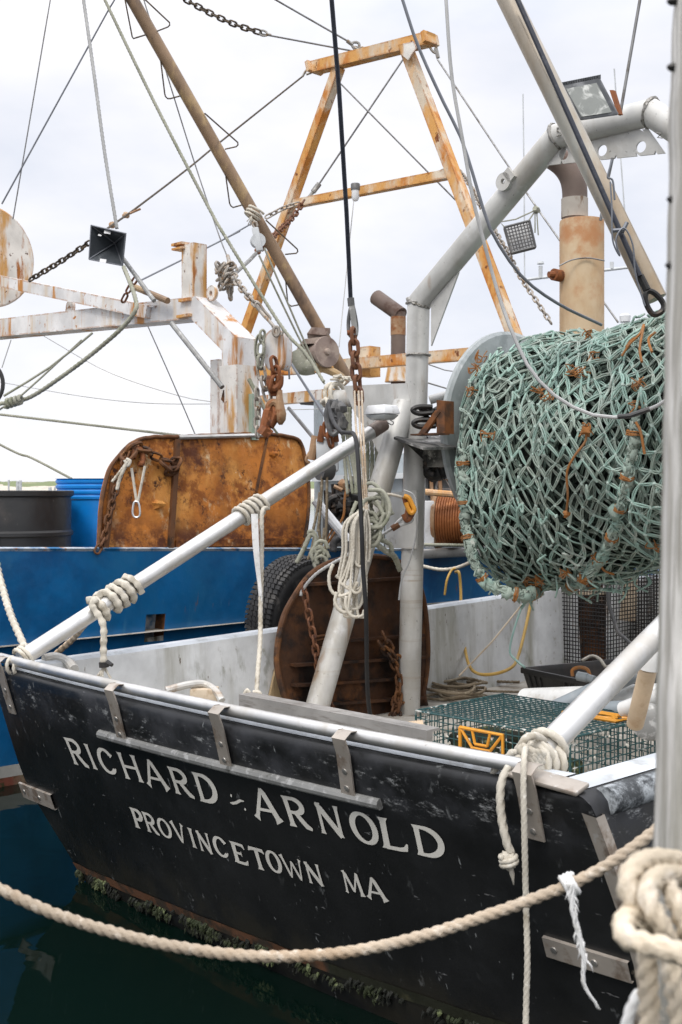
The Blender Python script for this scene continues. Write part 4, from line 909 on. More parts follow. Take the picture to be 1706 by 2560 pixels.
# deck rope coil and lines
b=MB()
for k in range(9):
    c_=at(1120+R.uniform(-26,30),1728+R.uniform(-8,14),z=.40); rx,ry=R.uniform(.13,.30),R.uniform(.12,.26); a0=R.uniform(0,6)
    P=[c_+V((math.cos(a0+i*.45)*rx*(1+.1*math.sin(i)),math.sin(a0+i*.45)*ry,.012*k+.01*math.sin(i*1.3))) for i in range(16)]; b.rope(P,.013,sm=3,n=8)
b.rope(pxs([(1140,1715),(1190,1702),(1250,1704),(1300,1705)],z=.41),.013,n=8); b.rope(pxs([(1150,1725),(1230,1728),(1305,1730)],z=.41),.011,n=8); b.rope(pxs([(1060,1740),(1100,1735),(1140,1745)],z=.41),.013,n=8)
tag(b.build('deck_rope',m['roped'],None),'tangled brown rope coil lying on the tan deck by the gantry post','rope')
tag(MB().tube(cr_(pxs([(1140,1430,10.3),(1148,1432,10.2),(1152,1470,10.2),(1154,1540,10.1),(1160,1600,10.0),(1172,1660,9.8),(1195,1684,9.6),(1240,1684,9.5),(1280,1668,9.6),(1296,1640,9.8),(1312,1580,10.),(1325,1520,10.2),(1330,1500,10.2)]),6),.013,8).build('yellow_hose',m['yhose'],None),'thin yellow hose looping down the white bulwark to the deck','hose')
tag(MB().tube(cr_(pxs([(1312,1500,9.9),(1290,1560,9.8),(1275,1625,9.7),(1290,1650,9.6),(1312,1668,9.4)]),6),.009,6).build('mint_line',m['mint'],None),'thin mint green line hanging below the net to the tote','line')
tag(MB().tube(pxs([(1148,1690,9.6),(1230,1605,9.9),(1305,1512,10.2)]),.007,6).build('thin_stick',m['wood'],None),'thin stick leaning against the white bulwark under the net','stick')
# wire crate with drum below the net
crate=thing('wire_crate',at(1420,1660,v=5.7),'black wire mesh crate standing below the hanging net','crate')
b=MB(); c0=at(1335,1655,v=5.6); c1=at(1520,1655,v=5.6); cx_=c1-c0; cx_.z=0; c0.z=.4
wiremesh(b,c0,cx_,V((0,0,.98)),26,28,.0045); wiremesh(b,c0+cx_,kk*.9,V((0,0,.98)),20,28,.0045); wiremesh(b,c0,kk*.9,V((0,0,.98)),20,28,.0045); wiremesh(b,c0+kk*.9,cx_,V((0,0,.98)),26,28,.0045)
b.build('mesh',m['dkmetal'],crate)
drm=thing('rusty_drum',at(1460,1655,v=6.1),'dark brown drum with a pale hoop behind the wire crate','drum')
dc=at(1464,1655,v=6.0); dc.z=.38
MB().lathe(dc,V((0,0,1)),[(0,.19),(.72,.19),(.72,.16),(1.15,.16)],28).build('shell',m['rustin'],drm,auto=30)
MB().lathe(dc+V((0,0,.70)),V((0,0,1)),[(0,.20),(.035,.20)],28).build('hoop',m['wood'],drm)
for k,(x,w_,mt,lab) in enumerate(((1318,.055,'dkmetal','black post standing at the left edge of the wire crate'),(1362,.022,'wood','slender pale pole inside the wire crate'),(1388,.035,'white','white pipe inside the middle of the wire crate'),(1413,.026,'pvc','pale pipe nearest the dark drum inside the wire crate'),(1300,.03,'rustdk','rust brown post beside the black post under the net'))):
    p=at(x,1650,v=6.1); tag(MB().tube([V((p.x,p.y,.38)),V((p.x+.01,p.y,.9)),V((p.x-.01,p.y,1.55))],w_,10).build('post',m[mt],None),lab,'post')
# ------------------------------------------------------------------ ropes tied on the black boat
def helix(p,q,rad,turns,r,n=14,start=0):
    d=(q-p); dn=d.normalized(); x=dn.orthogonal().normalized(); y=dn.cross(x)
    return [p+d*(i/(turns*n))+(x*math.cos(start+2*math.pi*i/n)+y*math.sin(start+2*math.pi*i/n))*rad for i in range(int(turns*n)+1)]
def onbrace(x): # point on port brace axis at pixel x
    t0,t1=0,1; A0,A1=at(52,1648,z=1.06),at(960,1060,u=-1.66)
    for i in range(40):
        t_=(t0+t1)/2; p=A0.lerp(A1,t_); xx=CX+p.x/p.y*FPX
        if xx<x: t0=t_
        else: t1=t_
    return A0.lerp(A1,(t0+t1)/2)
b=MB(); h=helix(onbrace(335),onbrace(268),.072,3.6,.03)
b.braid(h,.026,sm=3)
p=onbrace(252); b.braid([h[-1],p+V((-.02,-.09,.05)),p+V((-.03,-.10,.02)),at(258,1560,Y=7.2),at(259,1620,Y=7.2),at(260,1665,Y=7.2)],.026)
h2=helix(onbrace(262),onbrace(240),.074,1.2,.03,start=2); b.braid(h2,.026,sm=3)
o=tag(b.build('tied_rope',m['ropew'],None),'thick braided white rope wound round the port stern brace with a taped end','rope')
MB().tube([at(260,1655,Y=7.19),at(261,1668,Y=7.19)],.03,10).tube([at(268,1655,Y=7.15),at(281,1663,Y=7.13)],[.016,.012],8).build('tape',m['blackpl'],o)
b=MB()
for k in range(9): p=at(261,1666,Y=7.19); b.tube([p+V((R.uniform(-.015,.015),0,0)),p+V((R.uniform(-.05,.05),R.uniform(-.02,.02),-R.uniform(.05,.09)))],.006,5)
b.build('frayed_end',m['ropew'],o)
b=MB(); h=helix(onbrace(655),onbrace(600),.064,4.5,.02); b.rope(h,.0155,sm=3)
b.rope([h[0],at(656,1280,Y=7.95),at(655,1360,Y=7.9),at(654,1450,Y=7.85),at(652,1500,Y=7.8),at(651,1600,Y=7.7),at(645,1680,Y=7.6),at(640,1770,Y=7.5)],.0165)
b.rope([at(628,1740,Y=7.4),at(618,1725,Y=7.4),at(612,1740,Y=7.4),at(613,1768,Y=7.4)],.014); b.rope([at(632,1730,Y=7.4),at(652,1735,Y=7.4),at(653,1775,Y=7.4)],.013)
o=tag(b.build('tied_rope',m['ropew'],None),'pale laid rope coiled on mid port brace and hanging to the pen board','rope')
b=MB()
for k in range(22):
    x=R.uniform(-8,8); b.tube(cr_([at(637+x,1285,Y=7.85),at(640+x*.9,1360,Y=7.8),at(646+x*.6,1430,Y=7.8),at(653+x*.4+R.uniform(-2,2),1490+R.uniform(-8,20),Y=7.8+R.uniform(-.02,.02))],4),.0042,5)
b.build('frayed_bundle',m['fray'],o)
# port corner ties
b=MB(); A0=at(60,1645,z=1.06); b.rope(helix(onbrace(46),onbrace(72),.062,2.2,.02),.013,sm=3); b.rope(helix(at(25,1662,Y=6.9),at(60,1672,Y=6.85),.045,2,.02),.012,sm=3)
tag(b.build('lashing',m['ropew'],None),'thin rope lashing at the port foot of the stern brace','rope')
tag(MB().braid(pxs([(-230,1010,9.2),(-110,1180,8.5),(-30,1335,8.0),(0,1445,7.7),(25,1530,7.4),(50,1590,7.2),(66,1625,7.1)]),.026).build('braided_line',m['ropew'],None),'braided white line running up out of frame from the port corner','rope')
tag(MB().braid(pxs([(222,1548,7.4),(205,1570,7.5),(180,1600,7.6),(140,1635,7.7)]),.024).build('braided_line',m['ropet'],None),'short braided tan rope running under the port brace','rope')
# starboard corner lashing with two tails
def sb(t_): return at(1360,1876,z=1.07).lerp(B(1.66,GV,2.38),t_)
b=MB(); b.rope(helix(sb(.015),sb(-.07)+V((-.03,-.02,0)),.066,4,.02),.017,sm=3)
Y0=4.42
b.rope(helix(at(1380,1905,Y=4.5),at(1320,1905,Y=4.4),.06,3,.02),.016,sm=3)
b.rope(pxs([(1302,1880,4.38),(1310,1850,4.36),(1340,1840,4.4),(1368,1862,4.5),(1378,1890,4.5)]),.016)
for k in range(5): b.rope(pxs([(1302+R.uniform(-8,8),1865,4.34),(1335,1880+k*9,4.33),(1375+R.uniform(-5,5),1890+k*7,4.45)]),.0155)
tag(b.build('lashing',m['ropew'],None),'heaped rope lashing round the foot of the starboard stern brace','rope')
b=MB(); b.rope(pxs([(1300,1895,4.33),(1275,1915,4.3),(1256,1950,4.26),(1251,1990,4.24),(1254,2040,4.23),(1262,2085,4.22),(1272,2120,4.22),(1280,2135,4.22)]),.0165)
b.blob(at(1272,2150,Y=4.22),.028,(1,1,1.15),.3,16); b.rope(helix(at(1270,2138,Y=4.22),at(1275,2164,Y=4.22),.026,2.5,.01),.011,sm=3,n=9); 
for k in range(9): b.tube([at(1276,2160,Y=4.22),at(1281+R.uniform(-3,3),2185,Y=4.22),at(1284+R.uniform(-2,2),2212,Y=4.22)],[.008,.006,.001],5)
tag(b.build('rope_tail',m['ropew'],None),'rope tail ending in a frayed knot hanging over the black transom','rope')
tag(MB().rope(pxs([(1316,1868,4.3),(1311,1890,4.2),(1309,1960,4.16),(1311,2050,4.15),(1313,2150,4.17),(1316,2280,4.2),(1319,2400,4.2),(1316,2500,4.2),(1314,2620,4.2)]),.0118).build('hanging_line',m['ropew'],None),'long thin line hanging straight down across the black transom to the water','rope')
# wire pennant on the leaning leg, hook, thimble
b=thing('wire_pennant',at(1020,1300,Y=8.2),'grey wire strop from the gantry leg running down to the rusty trawl door','wire')
MB().rope(pxs([(980,1322,8.25),(900,1370,8.3),(800,1428,8.35),(760,1470,8.4),(752,1490,8.4)]),.0125,n=8).build('strop',m['wirel'],b)
MB().tube(cr_(pxs([(985,1318),(1000,1300),(1020,1290),(1030,1295),(1028,1304),(1005,1312)],Y=8.22),5,True),.011,7,closed=True).build('thimble',m['wirel'],b)
MB().tube(pxs([(980,1322),(998,1311)],Y=8.22),.022,8).build('ferrule',m['rustdk'],b)
b=MB(); b.tube(cr_(pxs([(1012,1242),(1018,1262),(1030,1268),(1030,1285),(1018,1300),(1010,1285)],Y=8.2),5),.02,8).tube(pxs([(1024,1262),(1018,1295)],Y=8.2),.022,8)
tag(b.build('lifting_hook',m['dkred'],None),'rust red hook joining wire strop to the gantry gusset','hook')
b=MB(); b.tube(cr_(pxs([(1010,1240),(1022,1245),(1030,1260),(1036,1275),(1028,1282),(1020,1270),(1016,1256)],Y=8.17),5),.017,8)
tag(b.build('yellow_shackle',m['yel'],None),'yellow painted shackle hanging beside the wire strop','shackle')
b=MB()
for y in (1240,1372):
    if y==1372: tag(b.build('leg_lashing',m['ropew'],None),'thin pale line tied round the leaning gantry leg by the yellow shackle','rope'); b=MB()
    b.rope([at(936,y+4,Y=8.3),at(950,y-2,Y=8.2),at(975,y-4,Y=8.2),at(1005,y+3,Y=8.25)] if y==1240 else [at(905,1352,Y=8.1),at(935,1358,Y=8.1),at(965,1378,Y=8.15),at(985,1390,Y=8.3),at(995,1410,Y=8.45),at(1000,1425,Y=8.5)],.011 if y==1240 else .022,n=9)
b.rope([at(980,1380,Y=8.15),at(975,1360,Y=8.15),at(940,1345,Y=8.1),at(905,1330,Y=8.1)],.018)
tag(b.build('leg_lashing',m['ropeg'],None),'thicker grey green rope tied low round the leaning gantry leg','rope')
tag(MB().tube(cr_(pxs([(1010,1225,8.35),(1035,1240,8.35),(1044,1290,8.35),(1040,1340,8.4),(1025,1400,8.4),(1005,1450,8.4),(998,1500,8.4)]),6),.007,6).build('loose_wire',m['wirel'],None),'thin pale wire looping down beside the upright gantry post','wire')
# coiled hank of rope on the leaning leg
b=MB()
for k in range(12):
    xo=R.uniform(-9,9); yb=R.choice((1410,1450,1470,1490,1520,1538))+R.uniform(-8,8); xl=R.uniform(858,896); xr=xl+R.uniform(12,34); Y=7.95+R.uniform(-.06,.04); sw=R.uniform(-18,6) if yb>1440 else 0
    b.rope(pxs([(908+xo*.4,1272,Y),(xl,1310,Y-.04),(xl-4,1380,Y-.05),(xl-6+sw,1440 if yb>1450 else yb-25,Y-.05),(xl-4+sw*1.6,yb-12,Y-.06),(xl+8+sw,yb,Y-.06),(xr+sw*.4,yb-15,Y-.04),(xr+3,1400,Y-.04),(xr+4,1320,Y-.03),(914+xo*.4,1275,Y)]),.0108,n=8,sm=4)
b.rope(pxs([(833,1410),(823,1440),(828,1475),(850,1490),(880,1478),(895,1455)],Y=7.85),.0125,n=8); b.rope(pxs([(842,1500),(838,1512),(855,1530),(880,1530)],Y=7.85),.0125,n=8)
b.rope(pxs([(842,1480),(838,1505),(850,1525),(868,1530),(872,1505),(880,1470)],Y=7.84),.0125,n=8); b.rope(pxs([(866,1490),(865,1515),(880,1540),(905,1540),(912,1525)],Y=7.83),.0125,n=8)
tag(b.build('rope_hank',m['ropew'],None),'hank of pale rope loops hung on the leaning gantry leg','rope')
b=MB()
for k in range(12):
    c_=at(930+R.uniform(-15,20),1300+R.uniform(-50,55),Y=8.0+R.uniform(-.05,.05)); a0=R.uniform(0,6); s=R.uniform(.05,.11)
    b.rope([c_+V((math.cos(a0+i)*s,math.sin(a0+i*.7)*.03,math.sin(a0+i)*s*1.3)) for i in range(6)],.015,sm=4,n=8)
tag(b.build('knotted_rope',m['ropeg'],None),'clump of knotted greyish rope beside the rope hank on the leaning leg','rope')
# hanging tackle: dark cable, thimble, chain, doubled rope
tk=thing('hoist_tackle',at(885,860,Y=8.6),'dark hoist cable ending in a rusty chain above the white bulkhead lamp','hoist cable')
p,q=at(828,-20,Y=7.9),at(877,745,Y=8.6); MB().tube([p,p.lerp(q,.3)+V((.012,0,0)),p.lerp(q,.7)+V((.01,0,0)),q],.0165,10).build('cable',m['wireb'],tk)
b=MB().tube([q,at(879,765,Y=8.6)],.026,10).tube(cr_(pxs([(879,765),(872,800),(874,835),(888,842),(892,815),(884,770)],Y=8.6),6,True),.014,8,closed=True); b.build('thimble',m['greymetal'],tk)
MB().beam(at(880,765,Y=8.58),at(889,838,Y=8.58),.04,.03,V((0,1,0))).build('clamp_sleeve',m['galv'],tk)
MB().tube(pxs([(868,832),(880,832)],Y=8.55),.018,8).build('shackle_pin',m['dkred'],tk)
MB().chain(pxs([(884,840),(888,900),(892,940),(897,990)],Y=8.55),.0155,.115,.06).build('chain',m['chainr'],tk)
b=MB()
for dx in (-6,4,12): b.rope(pxs([(893+dx,978,8.5),(896+dx,1060,8.3),(903+dx*.8,1150,8.1),(910+dx*.6,1240,8.0),(916+dx*.3,1300,7.95)]),.0085,n=8)
tag(b.build('tackle_rope',m['ropet'],None),'tripled tan rope dropping from the rusty chain to the rope hank','rope')
tag(MB().tube(cr_(pxs([(820,1010,8.6),(832,1050,8.4),(852,1078,8.2),(872,1082,8.1),(885,1086,8.0),(893,1120,7.9),(900,1230,7.8),(905,1330,7.75),(908,1420,7.75),(915,1520,7.75),(917,1620,7.8),(918,1690,7.85),(922,1760,7.9),(930,1810,7.95)]),6),.0145,10).build('black_hose',m['hoseb'],None),'black hose draped over the brace and hanging past the rope hank','hose')
# tangle at the end of the outboard arm
b=MB(); h=helix(at(822,990,v=GV),at(848,987,v=GV),.092,2,.02); b.rope(h,.019,sm=3,n=10)
b.rope([h[0],*pxs([(818,1000),(826,1040),(838,1066)],v=GV-.1)],.021)
for k in range(14): p=at(850+R.uniform(-18,22),945+R.uniform(-6,10),v=GV); b.tube([p,p+V((R.uniform(-.07,.12),R.uniform(-.08,0),R.uniform(-.03,.03)))],.009,5)
tag(b.build('arm_lashing',m['ropew'],None),'frayed thick rope wrapped round the end of the outboard gantry arm','rope')
b=MB()
for k,(x0,x1) in enumerate(((845,870),(852,862),(862,880),(868,890),(876,884),(858,905))): b.rope(pxs([(x0,1010+R.uniform(0,20),9.3),((x0+x1)/2+R.uniform(-5,5),1080,9.3),(x1,1150,9.2),(x1+R.uniform(0,18),1235,9.1)]),.014,n=8)
for k in range(5): x=918+k*11; b.rope(pxs([(x,1085,9.6),(x+2,1150,9.6),(x-2,1230,9.6)]),.018,n=8)
tag(b.build('hanging_ropes',m['ropeg'],None),'bunch of grey green ropes hanging below the outboard arm behind the brace','rope')
b=MB(); b.tube(cr_(pxs([(826,1000),(816,1040),(830,1085),(850,1068),(848,1030)],Y=9.0),5),.02,8)
for k in range(8): b.blob(at(835+R.uniform(-14,22),1015+k*7,Y=9.1),.05,(1,1,1.2),.3)
tag(b.build('old_shackles',m['greymetal'],None),'greasy shackles bunched under the frayed rope of the outboard arm','shackles')
bk=thing('snatch_block',at(812,1150,Y=9.2),'worn grey block with rusty shackle hanging behind the port brace','pulley block')
MB().beam(at(818,1095,Y=9.25),at(820,1180,Y=9.25),.17,.10,V((0,1,0))).build('cheek',m['far'],bk,bevel=.02)
MB().lathe(at(812,1172,Y=9.25),V((1,.6,0)),[(-.05,.02),(-.05,.09),(.05,.09),(.05,.02)],20).build('sheave',m['greymetal'],bk)
b=MB(); b.chain(pxs([(822,1045),(820,1070),(826,1100)],Y=9.15),.014); b.beam(at(808,1065,Y=9.2),at(800,1105,Y=9.2),.05,.03,V((0,1,0))).beam(at(838,1075,Y=9.2),at(842,1105,Y=9.2),.04,.03,V((0,1,0))); b.build('shackle',m['dkred'],bk,bevel=.004)
MB().tube(cr_(pxs([(793,1092),(789,1110),(772,1135),(766,1150),(775,1158)],Y=9.3),5),.012,7).tube(pxs([(780,1150),(790,1090)],Y=9.3),.035,10).build('link_arm',m['brown'],bk)
b=MB()
for x0,x1,y0,y1 in ((806,795,1190,1330),(818,812,1185,1400),(800,782,1230,1330),(796,806,1320,1400),(812,800,1320,1375),(786,770,1340,1400)): b.rope(pxs([(x0,y0,9.2),((x0+x1)/2+2,(y0+y1)/2,9.2),(x1,y1,9.2)]),.012,n=8)
tag(b.build('block_fall',m['roped'],None),'brown rope falls running down from the worn grey block','rope')
b=MB()
b.rope(pxs([(742,1408,8.9),(760,1372,8.9),(772,1345,8.9),(778,1335,8.9),(790,1345,8.9),(788,1370,8.9),(796,1400,8.9),(790,1412,8.9)]),.02,n=9)
b.rope(pxs([(776,1345,8.9),(772,1330,8.9),(785,1330,8.9),(796,1360,8.9),(800,1385,8.9),(812,1400,8.9),(806,1418,8.9)]),.016,n=9)
for k in range(5): c_=at(803+R.uniform(-8,8),1388+R.uniform(-20,25),Y=8.85); b.rope([c_+V((math.cos(i)*.05,.0,math.sin(i)*.06)) for i in range(5)],.017,n=8,sm=4)
tag(b.build('fender_rope',m['ropeg'],None),'pale green rope knotted above the tyre fender','rope')
# tyre fender
ty=thing('tyre_fender',at(700,1510,u=-2.75),'worn black car tyre hung as a fender between the two boats','tyre')
tcn=B(-2.62,bl(at(742,1510,u=-2.62))[1],at(742,1535,u=-2.62).z); TSC=1.22; ax=(V((T.x,T.y,0))*.93+kk*.10-V((0,0,.12))).normalized()
MB().lathe(tcn,ax,[(d_*TSC,r0*TSC) for d_,r0 in [(-.08,.20),(-.10,.24),(-.115,.30),(-.11,.335),(-.09,.36),(-.045,.372),(.045,.372),(.09,.36),(.11,.335),(.115,.30),(.10,.24),(.08,.20),(-.08,.20)]],64).build('carcass',m['tyre'],ty,auto=50)
b=MB(); x_=ax.orthogonal().normalized(); y_=ax.cross(x_)
for k in range(72):
    a=2*math.pi*k/72; r_=x_*math.cos(a)+y_*math.sin(a); tg=ax.cross(r_)
    for s in (-1,1): 
        b.box(tcn+(r_*.360+ax*s*.088)*TSC,(tg*.011+ax*.004*s)*TSC,ax*.017*TSC,r_*.010*TSC)
    for s,w_ in ((-.052,.012),(-.017,.014),(.019,.014),(.054,.012)): b.box(tcn+(r_*.374+ax*s)*TSC,(tg*.0145+ax*.006)*TSC,ax*w_*TSC,r_*.006*TSC)
b.build('tread',m['tyre'],ty,smooth=False)
# ------------------------------------------------------------------ foreground: piling, its ropes, mooring line
pil=thing('piling',V((.46,1.45,ZW)),'weathered grey timber piling close to the camera at the right edge','piling')
YP=1.5
pb_=at(1838,2600,Y=YP); pt_=at(1900,-120,Y=YP)
rows=[]
for i in range(60):
    t_=i/59; c_=pb_.lerp(pt_,t_); rr=.104+.004*noise.noise(V((0,0,i*.25)))-.0*t_
    rows.append([c_+V((math.cos(a)*rr*(1+.02*noise.noise(V((math.cos(a)*3,math.sin(a)*3,i*.12)))),math.sin(a)*rr,0)) for a in [2*math.pi*k/48 for k in range(49)]])
lowr=[[p-V((0,0,1.2)) for p in rows[0]]]
MB().grid(lowr+rows).build('post',m['piling'],pil)
for y in (3,168,498,663):
    b=MB(); p=at(1668 if y<600 else 1664,y,Y=1.5); p2_=at(1690,y,Y=1.5); b.tube([p,p.lerp(p2_,.4),p2_],[.002,.0055,.006],8)
    b.build('nail',m['dkmetal'],pil)
b=MB()
def thick(pts,Y,r): b.rope([at(x+14,y+24,Y=(Y+dy)) for x,y,dy in pts],r,pitch=r*4.6,n=24,depth=.52,fuzz=.06)
HR=.0128
thick([(1760,2160,.06),(1700,2134,.02),(1640,2123,-.02),(1592,2130,-.05),(1562,2160,-.07),(1557,2200,-.08),(1576,2250,-.08),(1602,2300,-.07),(1612,2345,-.05),(1604,2380,-.05),(1606,2440,-.05),(1610,2510,-.05),(1608,2620,-.05)],1.42,HR)
thick([(1720,2175,.02),(1662,2162,-.03),(1626,2172,-.07),(1606,2200,-.09),(1612,2240,-.10),(1638,2290,-.10),(1656,2340,-.08),(1668,2420,-.08),(1684,2510,-.08),(1694,2620,-.08)],1.42,HR)
thick([(1606,2252,-.06),(1572,2258,-.08),(1548,2280,-.10),(1552,2315,-.13),(1588,2332,-.14),(1640,2345,-.15),(1700,2366,-.15),(1780,2395,-.12)],1.42,HR*1.05)
thick([(1660,2190,-.06),(1680,2240,-.08),(1700,2300,-.08),(1720,2360,-.06)],1.42,HR*.9)
fz_=MB()
for q_ in range(0,len(b.v),6):
    p=b.v[q_]
    if p.z<.2 or q_%4: continue
    d=V((R.uniform(-1,1),R.uniform(-1,.2),R.uniform(-1,1)))*R.uniform(.004,.012); fz_.tube([p,p+d],[.0007,.0003],3,caps=False)
b.v+=[];hb0=len(b.v); b.v+=fz_.v; b.f+=[tuple(x+hb0 for x in f_) for f_ in fz_.f]
tag(b.build('mooring_hawser',m['ropep'],None),'very thick pale cream rope looped and knotted round the timber piling','rope')
b=MB(); b.rope(pxs([(1600,2480,1.5),(1575,2530,1.5),(1560,2600,1.5)]),.008); b.rope(pxs([(1650,2440,1.5),(1655,2520,1.5),(1660,2600,1.5)]),.009)
tag(b.build('white_line',m['fray'],None),'thin white line behind the thick cream rope at the bottom right','rope')
b=MB(); b.rope(pxs([(-60,2185,2.45),(0,2222,2.45),(130,2282,2.45),(280,2330,2.45),(430,2365,2.45),(600,2388,2.45),(760,2390,2.45),(900,2375,2.45),(1050,2342,2.45),(1200,2295,2.45),(1340,2245,2.45),(1460,2195,2.45),(1560,2135,2.45),(1660,2060,2.45),(1760,1985,2.45)]),.0128,pitch=.068,n=18,depth=.46,fuzz=.07)
o=tag(b.build('mooring_line',m['ropet'],None),'tan mooring line sagging across the foreground to the piling','rope')
b=MB(); ms=[(1424,2208),(1430,2250),(1438,2300),(1452,2350),(1460,2400),(1458,2450),(1470,2480),(1487,2505),(1498,2523)]
P=cr_(pxs(ms,Y=2.42),6); P=resamp(P,.006)
for k in range(7):
    e_=len(P)-R.randint(0,int(len(P)*.35)) if k>1 else len(P); ph=R.uniform(0,6)
    b.tube([p+V((math.sin(i*.5+ph)*.0035+R.uniform(-.001,.001),math.cos(i*.4+ph)*.003,0))*(1.3-.8*i/len(P)) for i,p in enumerate(P[:e_])],[.0034*(1-.5*i/len(P)) for i in range(e_)],5)
for i in range(0,int(len(P)*.62),2):
    for k in range(2):
        L=R.uniform(.012,.030); d=V((R.uniform(-.35,.5),R.uniform(-.3,.2),-R.uniform(.7,1.1))).normalized()*L; q_=P[i]+V((R.uniform(-.006,.006),0,0))
        b.tube([q_,q_+d*.5+V((R.uniform(-.004,.004),0,0)),q_+d],[.0022,.0018,.0005],4)
b.rope(helix(at(1412,2218,Y=2.45),at(1440,2205,Y=2.45),.02,3,.006),.006,sm=2,n=7)
tag(b.build('frayed_twine',m['fray'],None),'frayed white twine dangling from the tan mooring line','twine')
# ------------------------------------------------------------------ the blue trawler alongside
tr=thing('trawler',B(-6.2,3,ZW),'blue steel trawler alongside with rust streaked white gallows and orange rusty mast frame','boat')
UB=-3.9
def zr(v): return 1.625-.0355*v
def hb(v,s): # side point, s: 0 rail -> 1 waterline below
    z=zr(v)+( -1.15-zr(v))*s; u=UB-.33*min(1,s*1.25)**1.3-(0 if v<9 else .10*(v-9)**2); return B(u,v,z)
hA=at(362,1536,u=UB-.08);hB=at(410,1600,u=UB-.09)
va,vb=bl(hA)[1],bl(at(410,1536,u=UB-.08))[1]; sa=(zr(va)-hA.z)/(zr(va)+1.15); sb_=(zr(va)-hB.z)/(zr(va)+1.15)
vsx=sorted([-4,-2.5,-1.2,-.3,.6,va,vb,3,4,5,6,7,8,9,10,11,12]); ss=sorted([0,.015,.05,.1,.2,sa,sb_,.4,.5,.6,.68])
mbh=MB(); rows=[[hb(v,s) for s in ss] for v in vsx]; mbh.grid(rows); iv=vsx.index(va); js=ss.index(sa); je=ss.index(sb_)
n_=len(ss); mbh.f=[f_ for f_ in mbh.f if not (f_[0]//n_==iv and js<=f_[0]%n_<je)]
mbh.build('hull_side',m['blue'],tr)
b=MB(); q=[hb(va,sa),hb(vb,sa),hb(vb,sb_),hb(va,sb_)]; ins_=V((-T.x,-T.y,0))*.14
for i in range(4): j=(i+1)%4; b.v+= [q[i],q[j],q[j]+ins_,q[i]+ins_]; k=len(b.v)-4; b.f.append((k,k+1,k+2,k+3))
k=len(b.v); b.v+=[p+ins_ for p in q]; b.f.append((k,k+1,k+2,k+3)); b.build('freeing_port',m['rustdk'],tr,smooth=False)
MB().plate([q[3],q[2],q[2]+V((0,0,.045)),q[3]+V((0,0,.03))],V((-T.x,-T.y,0))*.01).build('port_sill',m['scrape'],tr,smooth=False)
for nm,s0,s1,mt in (('scraped_band',.62,.655,'scrape'),('antifouling_band',.655,.70,'red')):
    MB().grid([[hb(v,s0+(s1-s0)*i/3)+V((T.x,T.y,0))*.006 for i in range(4)] for v in vsx]).build(nm,m[mt],tr)
MB().grid([[hb(v,.69),hb(v,.8)] for v in vsx]).build('bottom',m['red'],tr)
b=MB()
for i in range(800):
    v=R.uniform(-1.5,3.2); s=R.uniform(.685,.70); p=hb(v,s)+V((T.x,T.y,0))*.01; L=R.uniform(.03,.10); d=V((T.x,T.y,0))*R.uniform(.005,.03)
    b.tube([p,p+d-V((0,0,L*.5)),p+d*1.2-V((0,0,L))],[.012,.010,.002],5)
b.build('weed',m['weed'],tr)['kind']='stuff'
Wd=V((-T.x,-T.y,0))
MB().grid([[hb(v,0)+V((0,0,-.01)),hb(v,0)+V((T.x,T.y,0))*.012+V((0,0,.012)),hb(v,0)+Wd*.02+V((0,0,.022)),hb(v,0)+Wd*.10+V((0,0,.018)),hb(v,0)+Wd*.11+V((0,0,-.05)),hb(v,.3)+Wd*.14] for v in vsx]).build('gunwale',mat('gunwale_worn_blue',(.42,.46,.50),.55,0,.4,[dict(col=(.01,.12,.28),scale=5,thr=(.45,.6)),dict(col=(.34,.16,.05),scale=9,thr=(.58,.68))]),tr)
MB().grid([[B(UB,v,.85),B(-8.5,v,.85)] for v in (-4,0,4,8,12)]).build('deck',m['deck'],tr)
MB().grid([[B(-8.6,v,zr(v)),B(-8.6,v,-1)] for v in (-4,0,4,8,12)]).build('hull_side',m['blue'],tr)
MB().grid([[B(UB-.05,-4,zr(-4)-.0),B(-8.6,-4,zr(-4))],[B(UB-.33,-4,-1),B(-8.4,-4,-1)]]).build('stern',m['blue'],tr)
b=MB().tube(pxs([(1055,1392),(1330,1384)],v=6.5),.012,6); 
MB().beam(at(1050,1385,Y=12.2),at(1330,1372,Y=13.6),.10,.10).build('rail_cap',m['alu'],tr,bevel=.02)
# gallows
VG=3.68
gl=bpy.data.objects.new('gallows',None); sc.collection.objects.link(gl); gl.parent=tr; gl.matrix_parent_inverse=Matrix.Translation(-tr.location); gl['w0']=(0,0,0)
def mitbox(pts,hh,hd):
    rows=[]
    for i,p in enumerate(pts):
        d1=(pts[i]-pts[i-1]).normalized() if i else (pts[1]-pts[0]).normalized(); d2=(pts[i+1]-pts[i]).normalized() if i<len(pts)-1 else d1
        pn=(d1+d2).normalized(); y=d1.cross(kk).normalized(); row=[]
        for a,c in ((1,1),(1,-1),(-1,-1),(-1,1)):
            qq=p+y*hh*a+kk*hd*c; t_=(p-qq).dot(pn)/d1.dot(pn); row.append(qq+d1*t_)
        rows.append(row+[row[0]])
    return MB().grid(rows)
gpts=pxs([(-60,830),(508,772),(598,862),(598,1100)],v=VG)
gpts[3]=V((gpts[2].x,gpts[2].y,.9))
mitbox(gpts[:3]+[gpts[2]+V((0,0,-.22))],.105,.12).build('gallows_beam',m['wrust'],gl,smooth=False)
mitbox([gpts[2]+V((0,0,-.2)),gpts[3]],.128,.13).build('gallows_post',m['wrusty'],gl,smooth=False)
MB().beam(at(548,900,v=VG+.3),at(548,1100,v=VG+.3),.12,.12,kk).build('gallows_post',m['wrusty'],gl,smooth=False)
MB().beam(V((gpts[0].x,gpts[0].y,.85)),gpts[0]+V((0,0,.1)),.24,.24,kk).build('gallows_post',m['wrusty'],gl,smooth=False)
